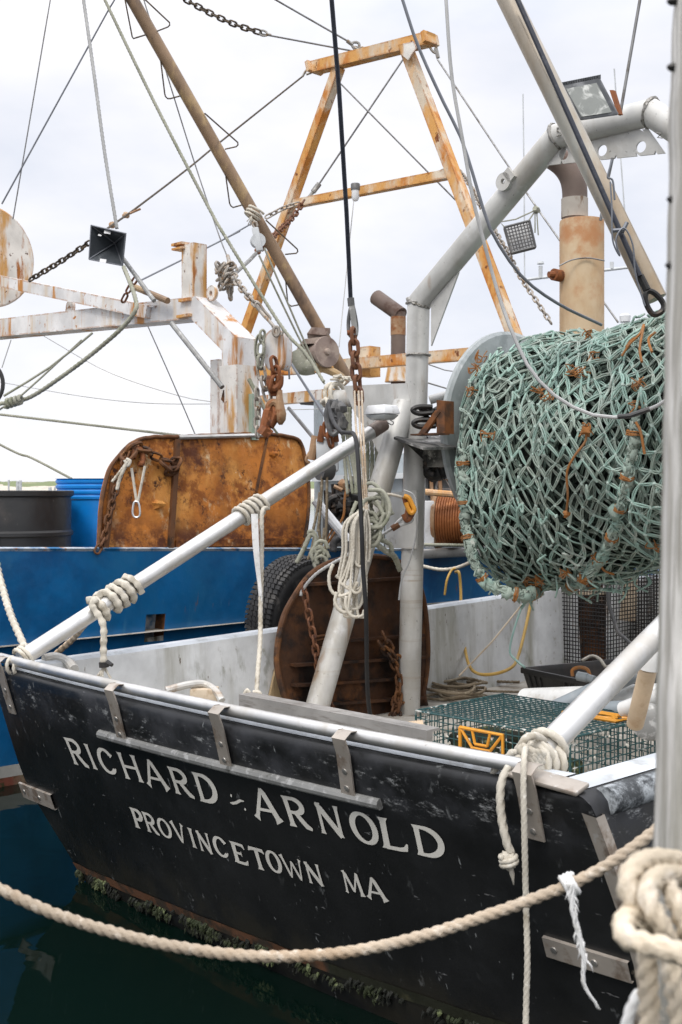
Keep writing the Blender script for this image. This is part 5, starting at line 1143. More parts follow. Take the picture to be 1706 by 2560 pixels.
MB().beam(at(-60,690,v=VG-.15),at(372,780,v=VG-.15),.06,.13).build('gallows_brace',m['wrust'],gl,smooth=False)
MB().plate([at(335,760,v=VG-.16),at(385,763,v=VG-.16),at(383,768,v=VG-.16),at(340,766,v=VG-.16)],kk*.15).build('brace_flange',m['wrust'],gl,smooth=False)
b=MB(); 
pz=at(486,720,v=VG); 
b.beam(at(486,760,v=VG),at(486,612,v=VG),.19,.16,kk); b.build('bollard_post',m['wrusty'],gl,smooth=False)
MB().box(at(462,613,v=VG-.02),V((T.x,T.y,0))*.085,kk*.10,V((0,0,.012))).box(at(463,624,v=VG-.02),V((T.x,T.y,0))*.085,kk*.10,V((0,0,.01))).build('post_cap',m['orust'],gl,smooth=False)
MB().box(at(463,790,v=VG-.13),V((T.x,T.y,0))*.10,kk*.03,V((0,0,.014))).box(at(465,750,v=VG-.13),V((T.x,T.y,0))*.08,kk*.03,V((0,0,.014))).build('post_lug',m['orust'],gl,smooth=False)
b=MB(); e_=at(176,768,v=VG); ring(e_+kk*-.01,V((T.x,T.y,0)),V((0,0,1)),kk,.075,.018,.03); b.box(e_-V((0,0,.05)),V((T.x,T.y,0))*.075,kk*.014,V((0,0,.04))); b.build('lug',m['wrusty'],gl)
b=MB(); e_=at(530,733,v=VG); ring(e_+kk*-.01,V((T.x,T.y,0)),V((0,0,1)),kk,.075,.02,.03); e_=at(1,1,v=VG) ; b.build('lug',m['wrusty'],gl)
MB().beam(at(634,985,v=VG+.05),at(634,1100,v=VG+.05),.06,.08,kk).build('green_plank',m['green'],gl,smooth=False)
MB().blob(at(562,992,v=VG-.125),.045,(.7,.15,1.6),.3).build('rust_hole',m['rustdk'],gl)
# drum disc on the left
MB().lathe(at(-30,640,v=3.6),V((T.x,T.y,0)),[(-.02,.05),(-.02,.60),(0,.62),(.02,.60),(.02,.05)],48).build('net_drum_flange',m['wrusty'],tr,auto=30)
dq=at(-30,640,v=3.6)-V((T.x,T.y,0))*1.25; MB().beam(V((dq.x,dq.y,.85)),dq+V((0,0,.1)),.16,.2,kk).build('net_drum_stand',m['wrusty'],tr,smooth=False)
MB().tube([at(-30,640,v=3.6),at(-30,640,v=3.6)-V((T.x,T.y,0))*1.3],.2,20).build('net_drum_core',m['wrust'],tr)
# A-frame mast
VA=6.7
af=bpy.data.objects.new('mast_frame',None); sc.collection.objects.link(af); af.parent=tr; af.matrix_parent_inverse=Matrix.Translation(-tr.location); af['w0']=(0,0,0)
def ab(p,q,w_,h_,nm,dv=0): MB().beam(at(*p,v=VA+dv),at(*q,v=VA+dv),w_,h_,kk).build(nm,m['orust'],af,smooth=False)
def abz(p,q,w_,h_,nm,dv=0):
    a_,b_=at(*p,v=VA+dv),at(*q,v=VA+dv); MB().beam(a_,b_,h_,w_,kk).build(nm,m['orust'],af,smooth=False)
ab((786,170),(1078,97),.14,.14,'top_bar')
ab((848,168),(587,905),.115,.115,'mast_leg',.02); ab((1015,118),(1302,880),.12,.12,'mast_leg',.02)
ab((738,510),(1132,434),.10,.105,'cross_bar',.03); ab((560,938),(1330,872),.13,.13,'cross_bar',.05)
b=MB()
for x0,y0,x1,y1 in ((783,158,788,182),(1073,84,1078,110)): MB().beam(at(x0,y0,v=VA),at(x1,y1,v=VA),.05,.24,kk).build('end_plate',m['orust'],af,smooth=False)
b.plate(pxs([(995,112),(1035,103),(1042,120),(1020,150),(1003,135)],v=VA-.1),kk*.015); b.build('corner_gusset',m['wrusty'],af,smooth=False)
lm=thing('mast_lamp',at(889,480,v=VA-.1),'small caged white lamp hanging from the middle of the rusty mast crossbar','lamp')
MB().lathe(at(889,459,v=VA-.15),V((0,0,-1)),[(0,.05),(.01,.055),(.075,.055),(.08,.04)],16).build('cap',m['greymetal'],lm); MB().lathe(at(889,474,v=VA-.15),V((0,0,-1)),[(0,.045),(.1,.045),(.13,.03),(.14,.005)],16).build('globe',m['white'],lm)
# boom with step loops
bm_=bpy.data.objects.new('boom',None); sc.collection.objects.link(bm_); bm_.parent=tr; bm_.matrix_parent_inverse=Matrix.Translation(-tr.location); bm_['w0']=(0,0,0)
ba,bb_=at(315,-30,Y=12.6),at(868,946,Y=13.4); MB().tube([ba,ba.lerp(bb_,.5),bb_],.068,16).build('pole',m['boom'],bm_)
for P in ([(312,-6),(332,97),(368,86)],[(358,-6),(426,58),(424,66),(393,78)],[(402,150),(413,240),(421,248),(454,239)],[(512,283),(597,358),(594,366),(563,373)],[(563,426),(575,512),(582,519),(611,511)],[(665,550),(746,625),(744,633),(713,636)],[(713,685),(720,758),(727,766),(757,760)]):
    P=[(x,y,12.58+(y/976)*.8) for x,y in P]; MB().tube(resamp(pxs(P),.03),.0085,6).build('step',m['chaind'],bm_)
b=MB().plate(pxs([(768,834),(779,818),(826,820),(816,838)],Y=13.1),V((0,.25,-.02))); b.plate(pxs([(758,848),(804,842),(797,858),(753,860)],Y=13.),V((0,.2,0))); b.build('boom_foot',mat('greyed_brown_steel',(.26,.20,.17),.6,.2,.4,[dict(col=(.36,.29,.24),scale=8,thr=(.5,.65)),dict(col=(.14,.09,.07),scale=5,thr=(.55,.7))],bump=(40,.2,.005)),bm_,smooth=False)
foot=bpy.data.materials['greyed_brown_steel']
ax=(at(820,880,Y=12.9)-at(700,905,Y=13.6)).normalized()
MB().lathe(at(816,880,Y=12.95),-ax,[(-.02,.05),(-.02,.165),(.0,.17),(.02,.165),(.02,.11),(.30,.11),(.30,.165),(.33,.165),(.33,.05)],28).lathe(at(816,880,Y=12.95),ax,[(0,.05),(.05,.03),(.055,.0)],12).build('topping_winch',foot,bm_,auto=30)
MB().tube(cr_(pxs([(735,880),(748,905),(760,918),(785,915)],Y=13.),5),.09,12).build('winch_rope',m['ropeg'],bm_)
MB().tube(cr_(pxs([(785,916),(820,925),(850,940),(868,960)],Y=13.),5),.045,10).build('boom_heel',m['boom'],bm_)
MB().tube(pxs([(690,880),(735,895)],Y=13.2),.05,10).tube(pxs([(690,880),(692,866),(700,872)],Y=13.2),.03,8).build('winch_shaft',m['dkred'],bm_)
# rusty beam, wheelhouse, stack
MB().beam(at(600,1008,v=6.2),at(840,985,v=6.2),.10,.13).build('cross_bar',m['wrusty'],tr,smooth=False)
MB().plate(pxs([(745,1003),(830,992),(830,1012),(752,1012)],v=6.2),kk*.4).build('awning_board',m['greymetal'],tr,smooth=False)
MB().box(at(925,905,v=6.9),V((T.x,T.y,0))*.09,kk*.09,V((0,0,.18))).build('cross_stub',m['orust'],tr,smooth=False)
sx=at(996,905,v=7.6); r_=.085*1.05
b=MB().tube([V((sx.x,sx.y,2.6)),V((sx.x,sx.y,at(998,780,v=7.6).z)),],.092,16); b.build('stack_pipe',m['elbow'],tr)
p=V((sx.x,sx.y,at(998,782,v=7.6).z)); qd=(at(945,733,v=7.6)-at(1000,772,v=7.6)); MB().tube([p-qd*.12,p+qd*1.0],[.096,.10],16).build('stack_elbow',m['elbow'],tr)
MB().tube([V((sx.x,sx.y,at(998,838,v=7.6).z)),V((sx.x,sx.y,at(998,792,v=7.6).z))],.096,16).build('stack_sleeve',m['brown'],tr)
MB().lathe(V((sx.x,sx.y,at(998,955,v=7.6).z)),V((0,0,1)),[(0,.17),(.30,.115),(.31,.05)],16).build('stack_base',m['wrusty'],tr)
hz=at(785,1200,v=5.6).z; hu=bl(at(787,1300,v=5.6))[0]
MB().box(B((hu-3.9)/2-.0-.9,7.7,(hz+.85)/2),V((T.x,T.y,0))*((-4.6-hu)/2 if False else 1.6),kk*2.1,V((0,0,(hz-.85)/2))).build('deckhouse',m['house'],tr,smooth=False) if False else None
MB().plate(pxs([(786,1200),(1005,1193),(1005,1420),(786,1420)],v=5.8),kk*1.5).build('deckhouse',m['house'],tr,smooth=False)
MB().plate(pxs([(780,1190),(1010,1182),(1010,1196),(780,1204)],v=5.7),kk*1.7).build('deckhouse_roof',m['far'],tr,smooth=False)
MB().plate(pxs([(815,1140),(1100,1130),(1100,1180),(815,1190)],v=6.1),kk*1.2).build('window_band',m['house'],tr,smooth=False)
MB().plate(pxs([(785,1000),(793,1000),(793,1200),(785,1200)],v=5.9),kk*.1).build('stanchion',m['house'],tr,smooth=False)
b=MB()
for x in (800,815,960): b.plate(pxs([(x,1205),(x+2,1205),(x+2,1370),(x,1370)],v=5.79),kk*.008)
b.build('panel_seam',m['greymetal'],tr,smooth=False)
# winch machinery on the trawler
wn_=bpy.data.objects.new('deck_winch',None); sc.collection.objects.link(wn_); wn_.parent=tr; wn_.matrix_parent_inverse=Matrix.Translation(-tr.location); wn_['w0']=(0,0,0)
b=MB()
for k in range(34): b.blob(at(R.uniform(828,900),R.uniform(1235,1275),Y=11.3+R.uniform(-.15,.15)),R.uniform(.04,.085),(1,1,1.1),.5)
for k in range(7): x=835+k*10; b.tube(pxs([(x,1235),(x+R.uniform(-4,4),1210)],Y=11.3),.02,8)
b.tube(cr_(pxs([(818,1270),(826,1250),(850,1240)],Y=11.2),5),.035,8).tube(cr_(pxs([(900,1245),(915,1262),(918,1290)],Y=11.2),5),.035,8); b.build('valve_block',m['dkmetal'],wn_)
b=MB()
for x,y,w_,h_ in ((838,1300,34,50),(872,1305,30,60),(905,1300,30,70),(850,1345,46,40),(890,1350,40,46),(815,1320,16,70)): b.box(at(x,y,Y=11.5),V((w_/2/FPX*11.5,0,0)),V((0,.15,0)),V((0,0,h_/2/FPX*11.5)))
b.tube(cr_(pxs([(832,1380),(836,1355),(852,1345),(870,1352),(876,1380)],Y=11.2),5),.04,8).build('winch_frame',m['greymetal'],wn_,bevel=.012)
MB().tube(cr_(pxs([(868,1215),(862,1250),(860,1285),(850,1310),(835,1335),(815,1365)],Y=11.1),6),.013,6).tube(pxs([(833,1320),(812,1360)],Y=11.),.008,5).build('orange_hose',m['orange'],wn_)
MB().tube(pxs([(788,1250),(872,1352)],Y=10.9),.045,10).build('white_stay_pipe',m['white'],tr)
b=MB(); b.blob(at(857,1212,Y=11.3),.05,rough=.3).tube(pxs([(835,1215),(856,1225)],Y=11.2),.02,6).tube(pxs([(875,1225),(868,1240)],Y=11.2),.025,6); b.build('fitting',m['brown'],wn_)
for k in range(3): MB().tube(pxs([(865+k*16,1215),(862+k*20,1190)],Y=11.3),.012,6).build('valve_lever',m['shack'],wn_)
dcx=at(1140,1305,Y=12.4); ax=V((T.x*.96,T.y*.96,0))
MB().lathe(at(1092,1300,Y=12.6),V((1,-.32,0)),[(0,.05),(0,.30),(.02,.31),(.04,.30),(.04,.2)],30).build('warp_drum_flange',m['brown'],wn_,auto=30)
b=MB()
for k in range(17): 
    c_=at(1092,1300,Y=12.6)+V((1,-.32,0)).normalized()*(.05+.027*k); x_=V((.32,1,0)).normalized(); b.tube([c_+x_*math.cos(t_*.26)*.265+V((0,0,1))*math.sin(t_*.26)*.265 for t_ in range(24)],.0145,6,closed=True)
b.build('warp_wire',m['rustdk'] if False else mat('rusty_warp',(.25,.085,.025),.6,.2,.4,[dict(col=(.36,.14,.045),scale=9,thr=(.5,.66))]),wn_)
MB().lathe(at(1092,1300,Y=12.6),V((1,-.32,0)),[(.03,.25),(.5,.25)],24).build('warp_core',m['rustdk'],wn_)
MB().tube(pxs([(1063,1230),(1180,1240)],Y=12.2),.035,10).build('guide_bar',m['orust'],wn_)
MB().box(at(1073,1310,Y=12.4),V((.05,0,0)),V((0,.05,0)),V((0,0,.24))).build('winch_cheek',m['white'],wn_,bevel=.01)
b=MB(); c_=at(1128,1222,Y=12.8); b.tube([c_+V((math.cos(t_*.3)*.16,0,math.sin(t_*.3)*.16)) for t_ in range(21)],.014,6,closed=True)
for k in range(6): b.tube([c_,c_+V((math.cos(k*1.047)*.16,0,math.sin(k*1.047)*.16))],.006,5)
b.build('hand_wheel',m['alu'],wn_); MB().tube(pxs([(1110,1185),(1150,1200)],Y=13),.06,10).build('yellow_guard',m['yel'],wn_)
MB().box(at(1110,1300,Y=13.6),V((.32,0,0)),V((0,.1,0)),V((0,0,.55))).build('machinery_casing',m['house'],wn_,bevel=.02)
MB().box(at(1085,1212,Y=12.9),V((.10,0,0)),V((0,.05,0)),V((0,0,.14))).build('winch_motor',m['greymetal'],wn_,bevel=.02)
for q_ in range(2): MB().tube(pxs([(1078+q_*22,1195),(1082+q_*22,1260)],Y=12.7),.02,8).build('winch_post',m['brown'],wn_)
# standing rigging of the trawler (fixed wires)
def wire(pts,r,mt,nm='stay_wire',sm=True): MB().tube(resamp(cr_(pxs(pts),6),.25) if sm and len(pts)>2 else pxs(pts),r,6).build(nm,m[mt],tr)
wire([(128,-10,13),(33,548,12.9)],.007,'wire'); wire([(295,-14,13),(270,28,13),(5,510,12.9)],.009,'wiret')
wire([(357,-10,13),(402,134,13),(436,245,13),(490,417,13),(551,597,12.5),(575,655,12)],.008,'wire')
wire([(757,191,15),(550,356,14),(471,421,13.5),(344,518,12.4),(268,572,11.6)],.011,'chaind')
wire([(680,-6,15),(872,104,15)],.012,'wire'); wire([(655,85,15),(895,130,15)],.011,'wire')
wire([(1028,119,15),(799,459,15)],.012,'wire'); wire([(852,209,15.1),(1139,500,14.6)],.011,'wire')
wire([(1094,148,14.6),(1278,425,14),(1397,597,13.5),(1546,806,13)],.011,'wire')
wire([(600,578,13),(517,620,12.6)],.009,'wiret'); wire([(457,649,12.4),(352,701,11.8)],.009,'wiret'); wire([(550,604,13.2),(640,553,13.6)],.009,'wiret')
wire([(648,638,12),(753,856,12.2),(812,960,12.3)],.010,'ropeg'); wire([(661,619,12),(757,844,12.2),(800,935,12.3)],.010,'ropeg')
wire([(716,890,11),(814,1043,10.5)],.012,'wiret'); wire([(722,1020,10.5),(790,1102,10)],.016,'wire'); wire([(623,948,10.5),(665,1028,10.4)],.018,'ropeg'); wire([(668,1050,10.6),(695,1085,10.6)],.012,'ropeg')
wire([(1005,1085,13),(1240,1115,13)],.006,'wire') if False else None
wire([(885,500,14.9),(868,668,14.6),(848,868,14.2)],.007,'wirel')
wire([(110,840,16),(270,930,16),(450,990,15.5),(545,1006,15)],.006,'wirel'); wire([(0,955,18),(200,990,17),(370,1008,16),(545,1010,15)],.006,'wirel')
wire([(370,815,13),(430,950,13),(490,1090,13)],.007,'wire'); wire([(232,832,11.5),(130,915,11.5),(10,990,11.5)],.012,'ropeg'); wire([(205,850,11.5),(50,992,11.5),(-10,1030,11.5)],.010,'ropeg'); wire([(28,850,14),(5,920,14)],.006,'wirel')
wire([(1106,157,14.6),(1106,157,14.6)],.004,'wire') if False else None
wire([(700,1025,13),(815,1022,13)],.005,'wirel'); wire([(1068,910,13.5),(1110,925,13.5),(1160,932,13.5)],.007,'wirel'); wire([(1040,948,9.2),(1130,975,10)],.007,'wirel')
MB().tube(pxs([(300,635,11.6),(386,752,11.2)]),.022,10).tube(pxs([(429,808,11),(556,968,10.6)]),.024,10).build('tubular_brace',m['galv'],tr)
MB().tube(pxs([(333,716,12),(420,752,11.6)]),.032,10).build('spreader_pole',m['boom'],tr)
# ---- loose ropes, chains and blocks on the trawler
def wthing(pts,r,mt,name,label,cat,kind='rope',sm=6):
    P=pxs(pts)
    if kind=='rope': b_=MB().rope(P,r,n=10,sm=sm)
    elif kind=='chain': b_=MB().chain(P,r)
    else: b_=MB().tube(resamp(cr_(P,6),.12) if len(P)>2 else P,r,8)
    return tag(b_.build(name,m[mt],None),label,cat)
wthing([(208,-10,11.4),(235,180,11.4),(262,380,11.4),(293,572,11.4)],.018,'wirel','halyard','pale laid halyard running up from the grey radar reflector','rope')
wthing([(310,668,11.2),(325,705,11),(340,750,10.8),(338,778,10.7),(300,825,10.8),(220,893,11),(140,952,11.2),(85,988,11.3),(45,1003,11.4),(-20,1014,11.5),(-260,1075,12.2),(-420,1190,12.6)],.022,'ropeg','sagging_line','thick grey rope sagging from the white gallows beam to the left edge','rope')
b=MB().rope(helix(at(55,998,Y=11.3),at(15,1010,Y=11.4),.035,4,.02),.02,sm=3); tag(b.build('rope_knot',m['ropeg'],None),'knot in the thick grey rope near the left edge','knot')
tag(MB().tube([at(-38+46*math.cos(t_*.2),960+55*math.sin(t_*.2),Y=11.5) for t_ in range(-9,10)],.02,8).build('black_ring',m['blackpl'],None),'black hose ring poking in at the left edge below the gallows','hose')
wthing([(258,-10,10.4),(383,249,10.2),(517,509,10),(567,597,9.9),(703,814,9.7),(764,883,9.6),(810,955,9.5)],.015,'ropeg','green_line','long green line slanting from top left to the outboard gantry arm','rope')
wthing([(-420,988,14.8),(0,1036,14),(240,1064,13.6),(470,1091,13.2)],.016,'ropeg','mooring_line','taut grey green line running left from the rusty trawl door top','rope')
wthing([(-420,880,16.5),(-10,1106,15),(80,1145,14.7),(180,1197,14.4)],.016,'ropeg','mooring_line','taut dark line ending behind the blue barrel rim','rope')
wthing([(455,-6,15),(530,35,15),(590,62,15),(643,79,15)],.0125,'chaind','chain','dark chain hanging across the sky at the top of the photo','chain','chain')
wthing([(222,608,11.4),(150,655,11.6),(80,697,11.8)],.0095,'chaind','chain','dark chain running left from the radar reflector','chain','chain')
wthing([(338,700,11.7),(322,725,11.7),(312,745,11.7)],.011,'chainr','chain','short rusty chain dropping onto the white gallows beam','chain','chain')
wthing([(757,507,14.7),(735,540,14.5),(700,575,14),(660,615,13.3),(640,632,13)],.012,'chainr','chain','rusty chain from the mast crossbar down across the brown boom','chain','chain')
wthing([(740,510,14.8),(710,520,14.8),(672,540,14.8)],.011,'chaing','chain','grey chain linking the brown boom to the left mast leg','chain','chain')
wthing([(1110,424,14.5),(1130,418,14.5),(1152,432,14.3),(1180,470,13.9),(1202,515,13.5)],.011,'chaing','chain','chain wrapped round the right mast leg at the crossbar','chain','chain')
wthing([(1237,575,13),(1275,640,12.7),(1300,690,12.5),(1340,750,12.3),(1375,803,12.2)],.009,'chaing','chain','slack chain falling past the cage lamp to the net top','chain','chain')
wthing([(586,690,11.5),(600,715,11.3),(625,745,11.1),(640,760,11)],.012,'chaing','chain','grey chain from the shackle cluster down toward the white block','chain','chain')
tag(MB().tube(cr_(pxs([(640,760,11),(652,778,10.9),(680,810,10.8),(684,818,10.8)]),5),.016,8).tube(cr_(pxs([(640,762),(648,775),(668,798),(676,795),(660,775),(646,757)],Y=10.9),5,True),.013,8,closed=True).build('turnbuckle',m['chaing'],None),'grey turnbuckle above the white hanging block plate','turnbuckle')
tag(MB().tube(pxs([(586,685,11.6),(625,650,12.2),(640,634,12.5)]),.020,8).build('wire_strop',m['galv'],None),'short stout strop between the shackle cluster and the small block','strop')
tag(MB().tube(pxs([(799,459,15),(783,480,15)]),.034,10).tube(pxs([(783,480,15),(770,497,15)]),.022,8).build('turnbuckle',m['galv'],None),'grey turnbuckle at the left end of the mast crossbar','turnbuckle')
b=MB()
for k in range(16): c_=at(562+R.uniform(-14,18),690+R.uniform(-24,22),Y=11.6+R.uniform(-.1,.1)); b.link(c_,V((R.uniform(-1,1),.2,R.uniform(-1,1))),V((R.random(),R.random(),R.random()+.1)),.13,.07,.014)
b.tube(pxs([(575,662,11.6),(570,640,11.8)]),.02,6).chain(pxs([(574,705),(576,735)],Y=11.6),.014)
tag(b.build('shackle_cluster',m['chaing'],None),'cluster of tangled shackles and chain above the right end of the gallows','shackles')
sb1=thing('pulley_block',at(646,600,Y=12.3),'small pale pulley block lashed to the brown boom','pulley block')
MB().lathe(at(645,602,Y=12.3),V((.3,-1,0)),[(-.035,.02),(-.035,.075),(.035,.075),(.035,.02)],20).build('shell',m['far'],sb1); MB().beam(at(638,570,Y=12.3),at(650,628,Y=12.3),.07,.085,V((0,1,0))).build('cheek',m['far'],sb1,bevel=.01); MB().tube(cr_(pxs([(638,572),(632,560),(640,555),(644,565)],Y=12.3),5),.012,7).build('eye',m['chaing'],sb1)
b=MB(); b.rope(helix(at(628,545,Y=12.9),at(643,522,Y=12.9),.085,3,.02),.014,sm=3,n=8)
for k in range(6): b.tube([at(630,540,Y=12.8),at(622+R.uniform(-6,8),560+R.uniform(-8,6),Y=12.8)],.005,4)
tag(b.build('boom_lashing',m['ropew'],None),'white rope lashing round the brown boom above the small block','rope')
# white hanging block with hooks
hb_=thing('hanging_block',at(682,870,Y=10.4),'tall white rust edged block plate hanging beside the gallows with rusty hooks below','pulley block')
MB().plate(cr_(pxs([(661,905),(660,850),(668,832),(684,822),(700,826),(709,842),(711,880),(708,908),(698,922),(684,918),(672,925)],Y=10.35),3,True),V((.06,.22,0))).build('cheek',m['wrust'],hb_,smooth=False)
b=MB().tube(cr_(pxs([(684,828),(688,818),(696,820),(698,832),(692,840),(686,836)],Y=10.3),5,True),.016,7,closed=True).tube(cr_(pxs([(702,812),(708,825),(704,838)],Y=10.3),5),.012,7); b.build('head_shackle',m['chaing'],hb_)
b=MB().chain(pxs([(686,912),(690,935),(684,960)],Y=10.2),.016,.14,.08); b.tube(cr_(pxs([(678,940),(676,960),(686,972),(698,962),(700,940)],Y=10.2),5),.035,8)
b.beam(at(690,960,Y=10.25),at(690,990,Y=10.25),.09,.08,V((0,1,0))); b.build('swivel',m['dkred'],hb_,bevel=.01)
MB().tube(pxs([(668,1045,10.2),(680,1060,10.2),(688,1042,10.2),(680,1012,10.25),(672,1030,10.2),(664,1068,10.2),(658,1085,10.2)]),.05,10).tube(pxs([(668,1070,10.15),(655,1088,10.15)]),.055,8).tube(pxs([(664,1078,10.15),(676,1088,10.15)]),.045,8).build('hook',m['dkred'],hb_)
MB().tube(pxs([(700,975,10.2),(699,995,10.2),(700,1015,10.2),(702,1035,10.2),(702,1050,10.2),(702,1062,10.2)]),[.030,.040,.052,.066,.058,.02],14,prof=lambda a,i:1-.25*abs(math.sin(a))).build('lower_block',m['brown'],hb_)
MB().tube(cr_(pxs([(676,1040,10.2),(672,1015,10.2),(684,1005,10.2),(694,1012,10.2)]),5),.03,8).build('hook_back',m['brown'],hb_)
b=MB().chain(pxs([(652,905),(655,940),(662,965),(668,985)],Y=10.3),.0145).chain(pxs([(643,985),(645,1030),(644,1080)],Y=10.35),.012); tag(b.build('chain',m['chaing'],None),'two grey chain falls hanging beside the rusted gallows post','chain')
b=MB()
for k in range(6): b.rope([at(650+math.cos(t_*.52)*(9+k*.8),872+math.sin(t_*.52)*(32+k),Y=10.35-.01*k) for t_ in range(13)],.008,n=7,sm=2)
b.chain(pxs([(656,840),(652,870),(650,905)],Y=10.25),.012); tag(b.build('wire_coil',m['ropeg'],None),'coil of green wire hung between the gallows and the white block','coil')
wthing([(716,890,10.8),(722,920,10.8),(724,948,10.8)],.009,'wiret','line_tail','short grey line tail with a knot beside the white block','line')
b=MB().tube(cr_(pxs([(886,122),(880,112),(885,106),(897,108),(898,120),(890,128)],Y=15),4,True),.018,7,closed=True).tube(pxs([(868,102),(882,112)],Y=15),.024,7).tube(pxs([(895,128),(912,132)],Y=14.9),.02,7).chain(pxs([(898,122),(922,132)],Y=14.9),.014); tag(b.build('wire_thimbles',m['shack'],None),'shackle joining two wires on the middle of the mast top bar','shackle')
b=MB().tube(cr_(pxs([(757,191),(763,180),(773,168),(784,170),(780,180),(766,186)],Y=15.2),4),.016,7).blob(at(786,172,Y=15.1),.05,rough=.3); tag(b.build('thimble',m['shack'],None),'wire thimble at the left tip of the mast top bar','thimble')
b=MB().tube(cr_(pxs([(1075,112),(1080,108),(1090,118),(1093,132),(1084,130),(1076,120)],Y=14.3),4,True),.016,7,closed=True).tube(pxs([(1090,120),(1096,145)],Y=14.3),.024,7); tag(b.build('thimble',m['shack'],None),'wire thimble at the right tip of the mast top bar','thimble')
b=MB().tube(cr_(pxs([(650,84),(655,76),(666,80),(668,88),(656,89)],Y=15),4,True),.014,7,closed=True).tube(pxs([(666,84),(678,88)],Y=15),.018,7); tag(b.build('thimble',m['shack'],None),'thimble joining the sky chain to its wire','thimble')
b=MB().blob(at(315,538,Y=12.2),.04,(1,1,.8),.2).tube(pxs([(315,538,12.2),(352,522,12.2)]),.012,6); tag(b.build('wire_clamp',m['brown'],None),'wire clamp with a loose tail above the radar reflector','clamp'); tag(MB().blob(at(283,562,Y=11.9),.04,(1,1,.8),.2).build('wire_clamp',m['brown'],None),'small wire clamp touching the top of the radar reflector','clamp')
# radar reflector: three crossed plates
rr_=thing('radar_reflector',at(268,612,Y=11.4),'dark grey folded radar reflector with pale stickers hanging on the halyard','radar reflector')
c_=at(278,600,Y=11.35); tl,tr_,br,bl2=at(228,563,Y=11.3),at(315,584,Y=11.2),at(307,664,Y=11.3),at(223,648,Y=11.3)
rt=at(312,586,Y=11.5)
b=MB()
for P in ([tl,tr_,c_],[tr_,br,c_],[br,bl2,c_],[bl2,tl,c_]):
    cc=c_+V((.01,.17,0)); b.plate([P[0],P[1],cc],V((.0,.008,.002)))
b.build('plates',m['radar'],rr_,smooth=False)
b=MB(); b.tube([tl,c_+V((.01,.14,0))],.007,5).tube([tr_,c_+V((.01,.14,0))],.009,5).tube([bl2,c_+V((.01,.14,0))],.007,5).tube([br,c_+V((.01,.14,0))],.007,5)
for P in ((tl,tr_),(tr_,br),(br,bl2),(bl2,tl)): b.tube(list(P),.007,5)
b.build('seams',m['wiret'],rr_)
b=MB()
for x,y,s in ((269,580,8),(258,652,8),(250,588,4)): 
    Y=11.29 if y>600 else 11.3; b.box(at(x,y,Y=Y-.03),V((s/FPX*11.3,0,-.004)),V((0,.002,0)),V((0,.012,s*.62/FPX*11.3)))
b.build('sticker',m['paper'],rr_,smooth=False)
# big rusty trawl door leaning on the rail
td=thing('trawl_door',B(-4.0,3,1.5),'big bright orange rusty trawl door standing on the blue rail below the gallows','trawl door')
def tp(x,y,d=0): p=at(x,y,u=-3.93); u,v,z=bl(p); return B(u-.16*(z-1.5)-d,v,z)
out=[(244,1392),(252,1330),(262,1270),(275,1220),(295,1170),(325,1130),(360,1105),(400,1094),(470,1090),(560,1087),(690,1084),(760,1092),(778,1108),(786,1150),(788,1210),(782,1270),(768,1330),(752,1372),(744,1395)]
P=[tp(x+R.uniform(-2,2),y+R.uniform(-2,2)) for x,y in out]; P=resamp(cr_(P,4),.03); P=[p+V((0,0,.006*noise.noise(p*14))) for p in P]
MB().plate(P,V((-T.x,-T.y,0))*.03).build('plate',m['rust'],td,auto=40)
b=MB().tube([p+V((T.x,T.y,0))*.01 for p in P[:-1]],.018,8); b.build('rim',m['rustdk'],td)
MB().tube([tp(472,1092,-.015),tp(580,1089,-.015),tp(698,1086,-.015)],.022,8).build('worn_top_edge',m['alu'],td)
MB().beam(tp(468,1098,-.02),tp(424,1372,-.02),.05,.03,V((T.x,T.y,0))).build('seam_bar',m['rustdk'],td,smooth=False)
MB().beam(tp(697,1092,-.002),tp(655,1230,-.002),.03,.012,V((T.x,T.y,0))).build('seam_bar',m['rustdk'],td,smooth=False)
MB().beam(tp(300,1190,-.02),tp(262,1370,-.02),.05,.03,V((T.x,T.y,0))).build('edge_bar',m['rustdk'],td,smooth=False)
b=MB()
b.beam(tp(440,1360,-.01),tp(760,1352,-.01),.06,.02,V((T.x,T.y,0))); b.build('lower_band',m['rust'],td,smooth=False)
o=MB().chain([tp(*p,-.06) for p in ((330,1138),(318,1165),(300,1210),(282,1260),(268,1300),(255,1345),(238,1372))],.010).build('chain',m['rustdk'],td)
MB().chain([tp(*p,-.06) for p in ((380,1130),(405,1142),(430,1150),(452,1152))],.0125).chain([tp(*p,-.06) for p in ((425,1165),(438,1178),(450,1160))],.016).chain([tp(*p,-.06) for p in ((335,1135),(350,1120),(370,1122))],.018).build('chain',m['rustdk'],td)
b=MB().tube(cr_([tp(*p,-.07) for p in ((350,1125),(362,1122),(368,1140),(364,1160),(356,1158))],5),.024,8).tube([tp(*p,-.06) for p in ((352,1124),(345,1145))],.028,8); b.build('lug',m['dkred'],td)
b=MB(); b.blob(tp(405,1262,-.02),.05,(1.3,.5,.7),.4); b.blob(tp(706,1135,-.02),.04,(1.2,.5,.8),.4); b.build('rust_lump',m['rust'],td)
cb=thing('carabiner_cord',tp(340,1240,-.1),'silver carabiner hanging on a doubled white cord against the rusty door','carabiner')
MB().tube(pxs([(329,1170,9.45),(342,1255,9.45)]),.011,7).tube(pxs([(363,1165,9.45),(345,1255,9.45)]),.011,7).build('cord',m['ropew'],cb)
MB().tube(cr_(pxs([(336,1256),(332,1282),(338,1293),(350,1288),(347,1258)],Y=9.42),5,True),.008,8,closed=True).build('carabiner',m['alu'],cb)
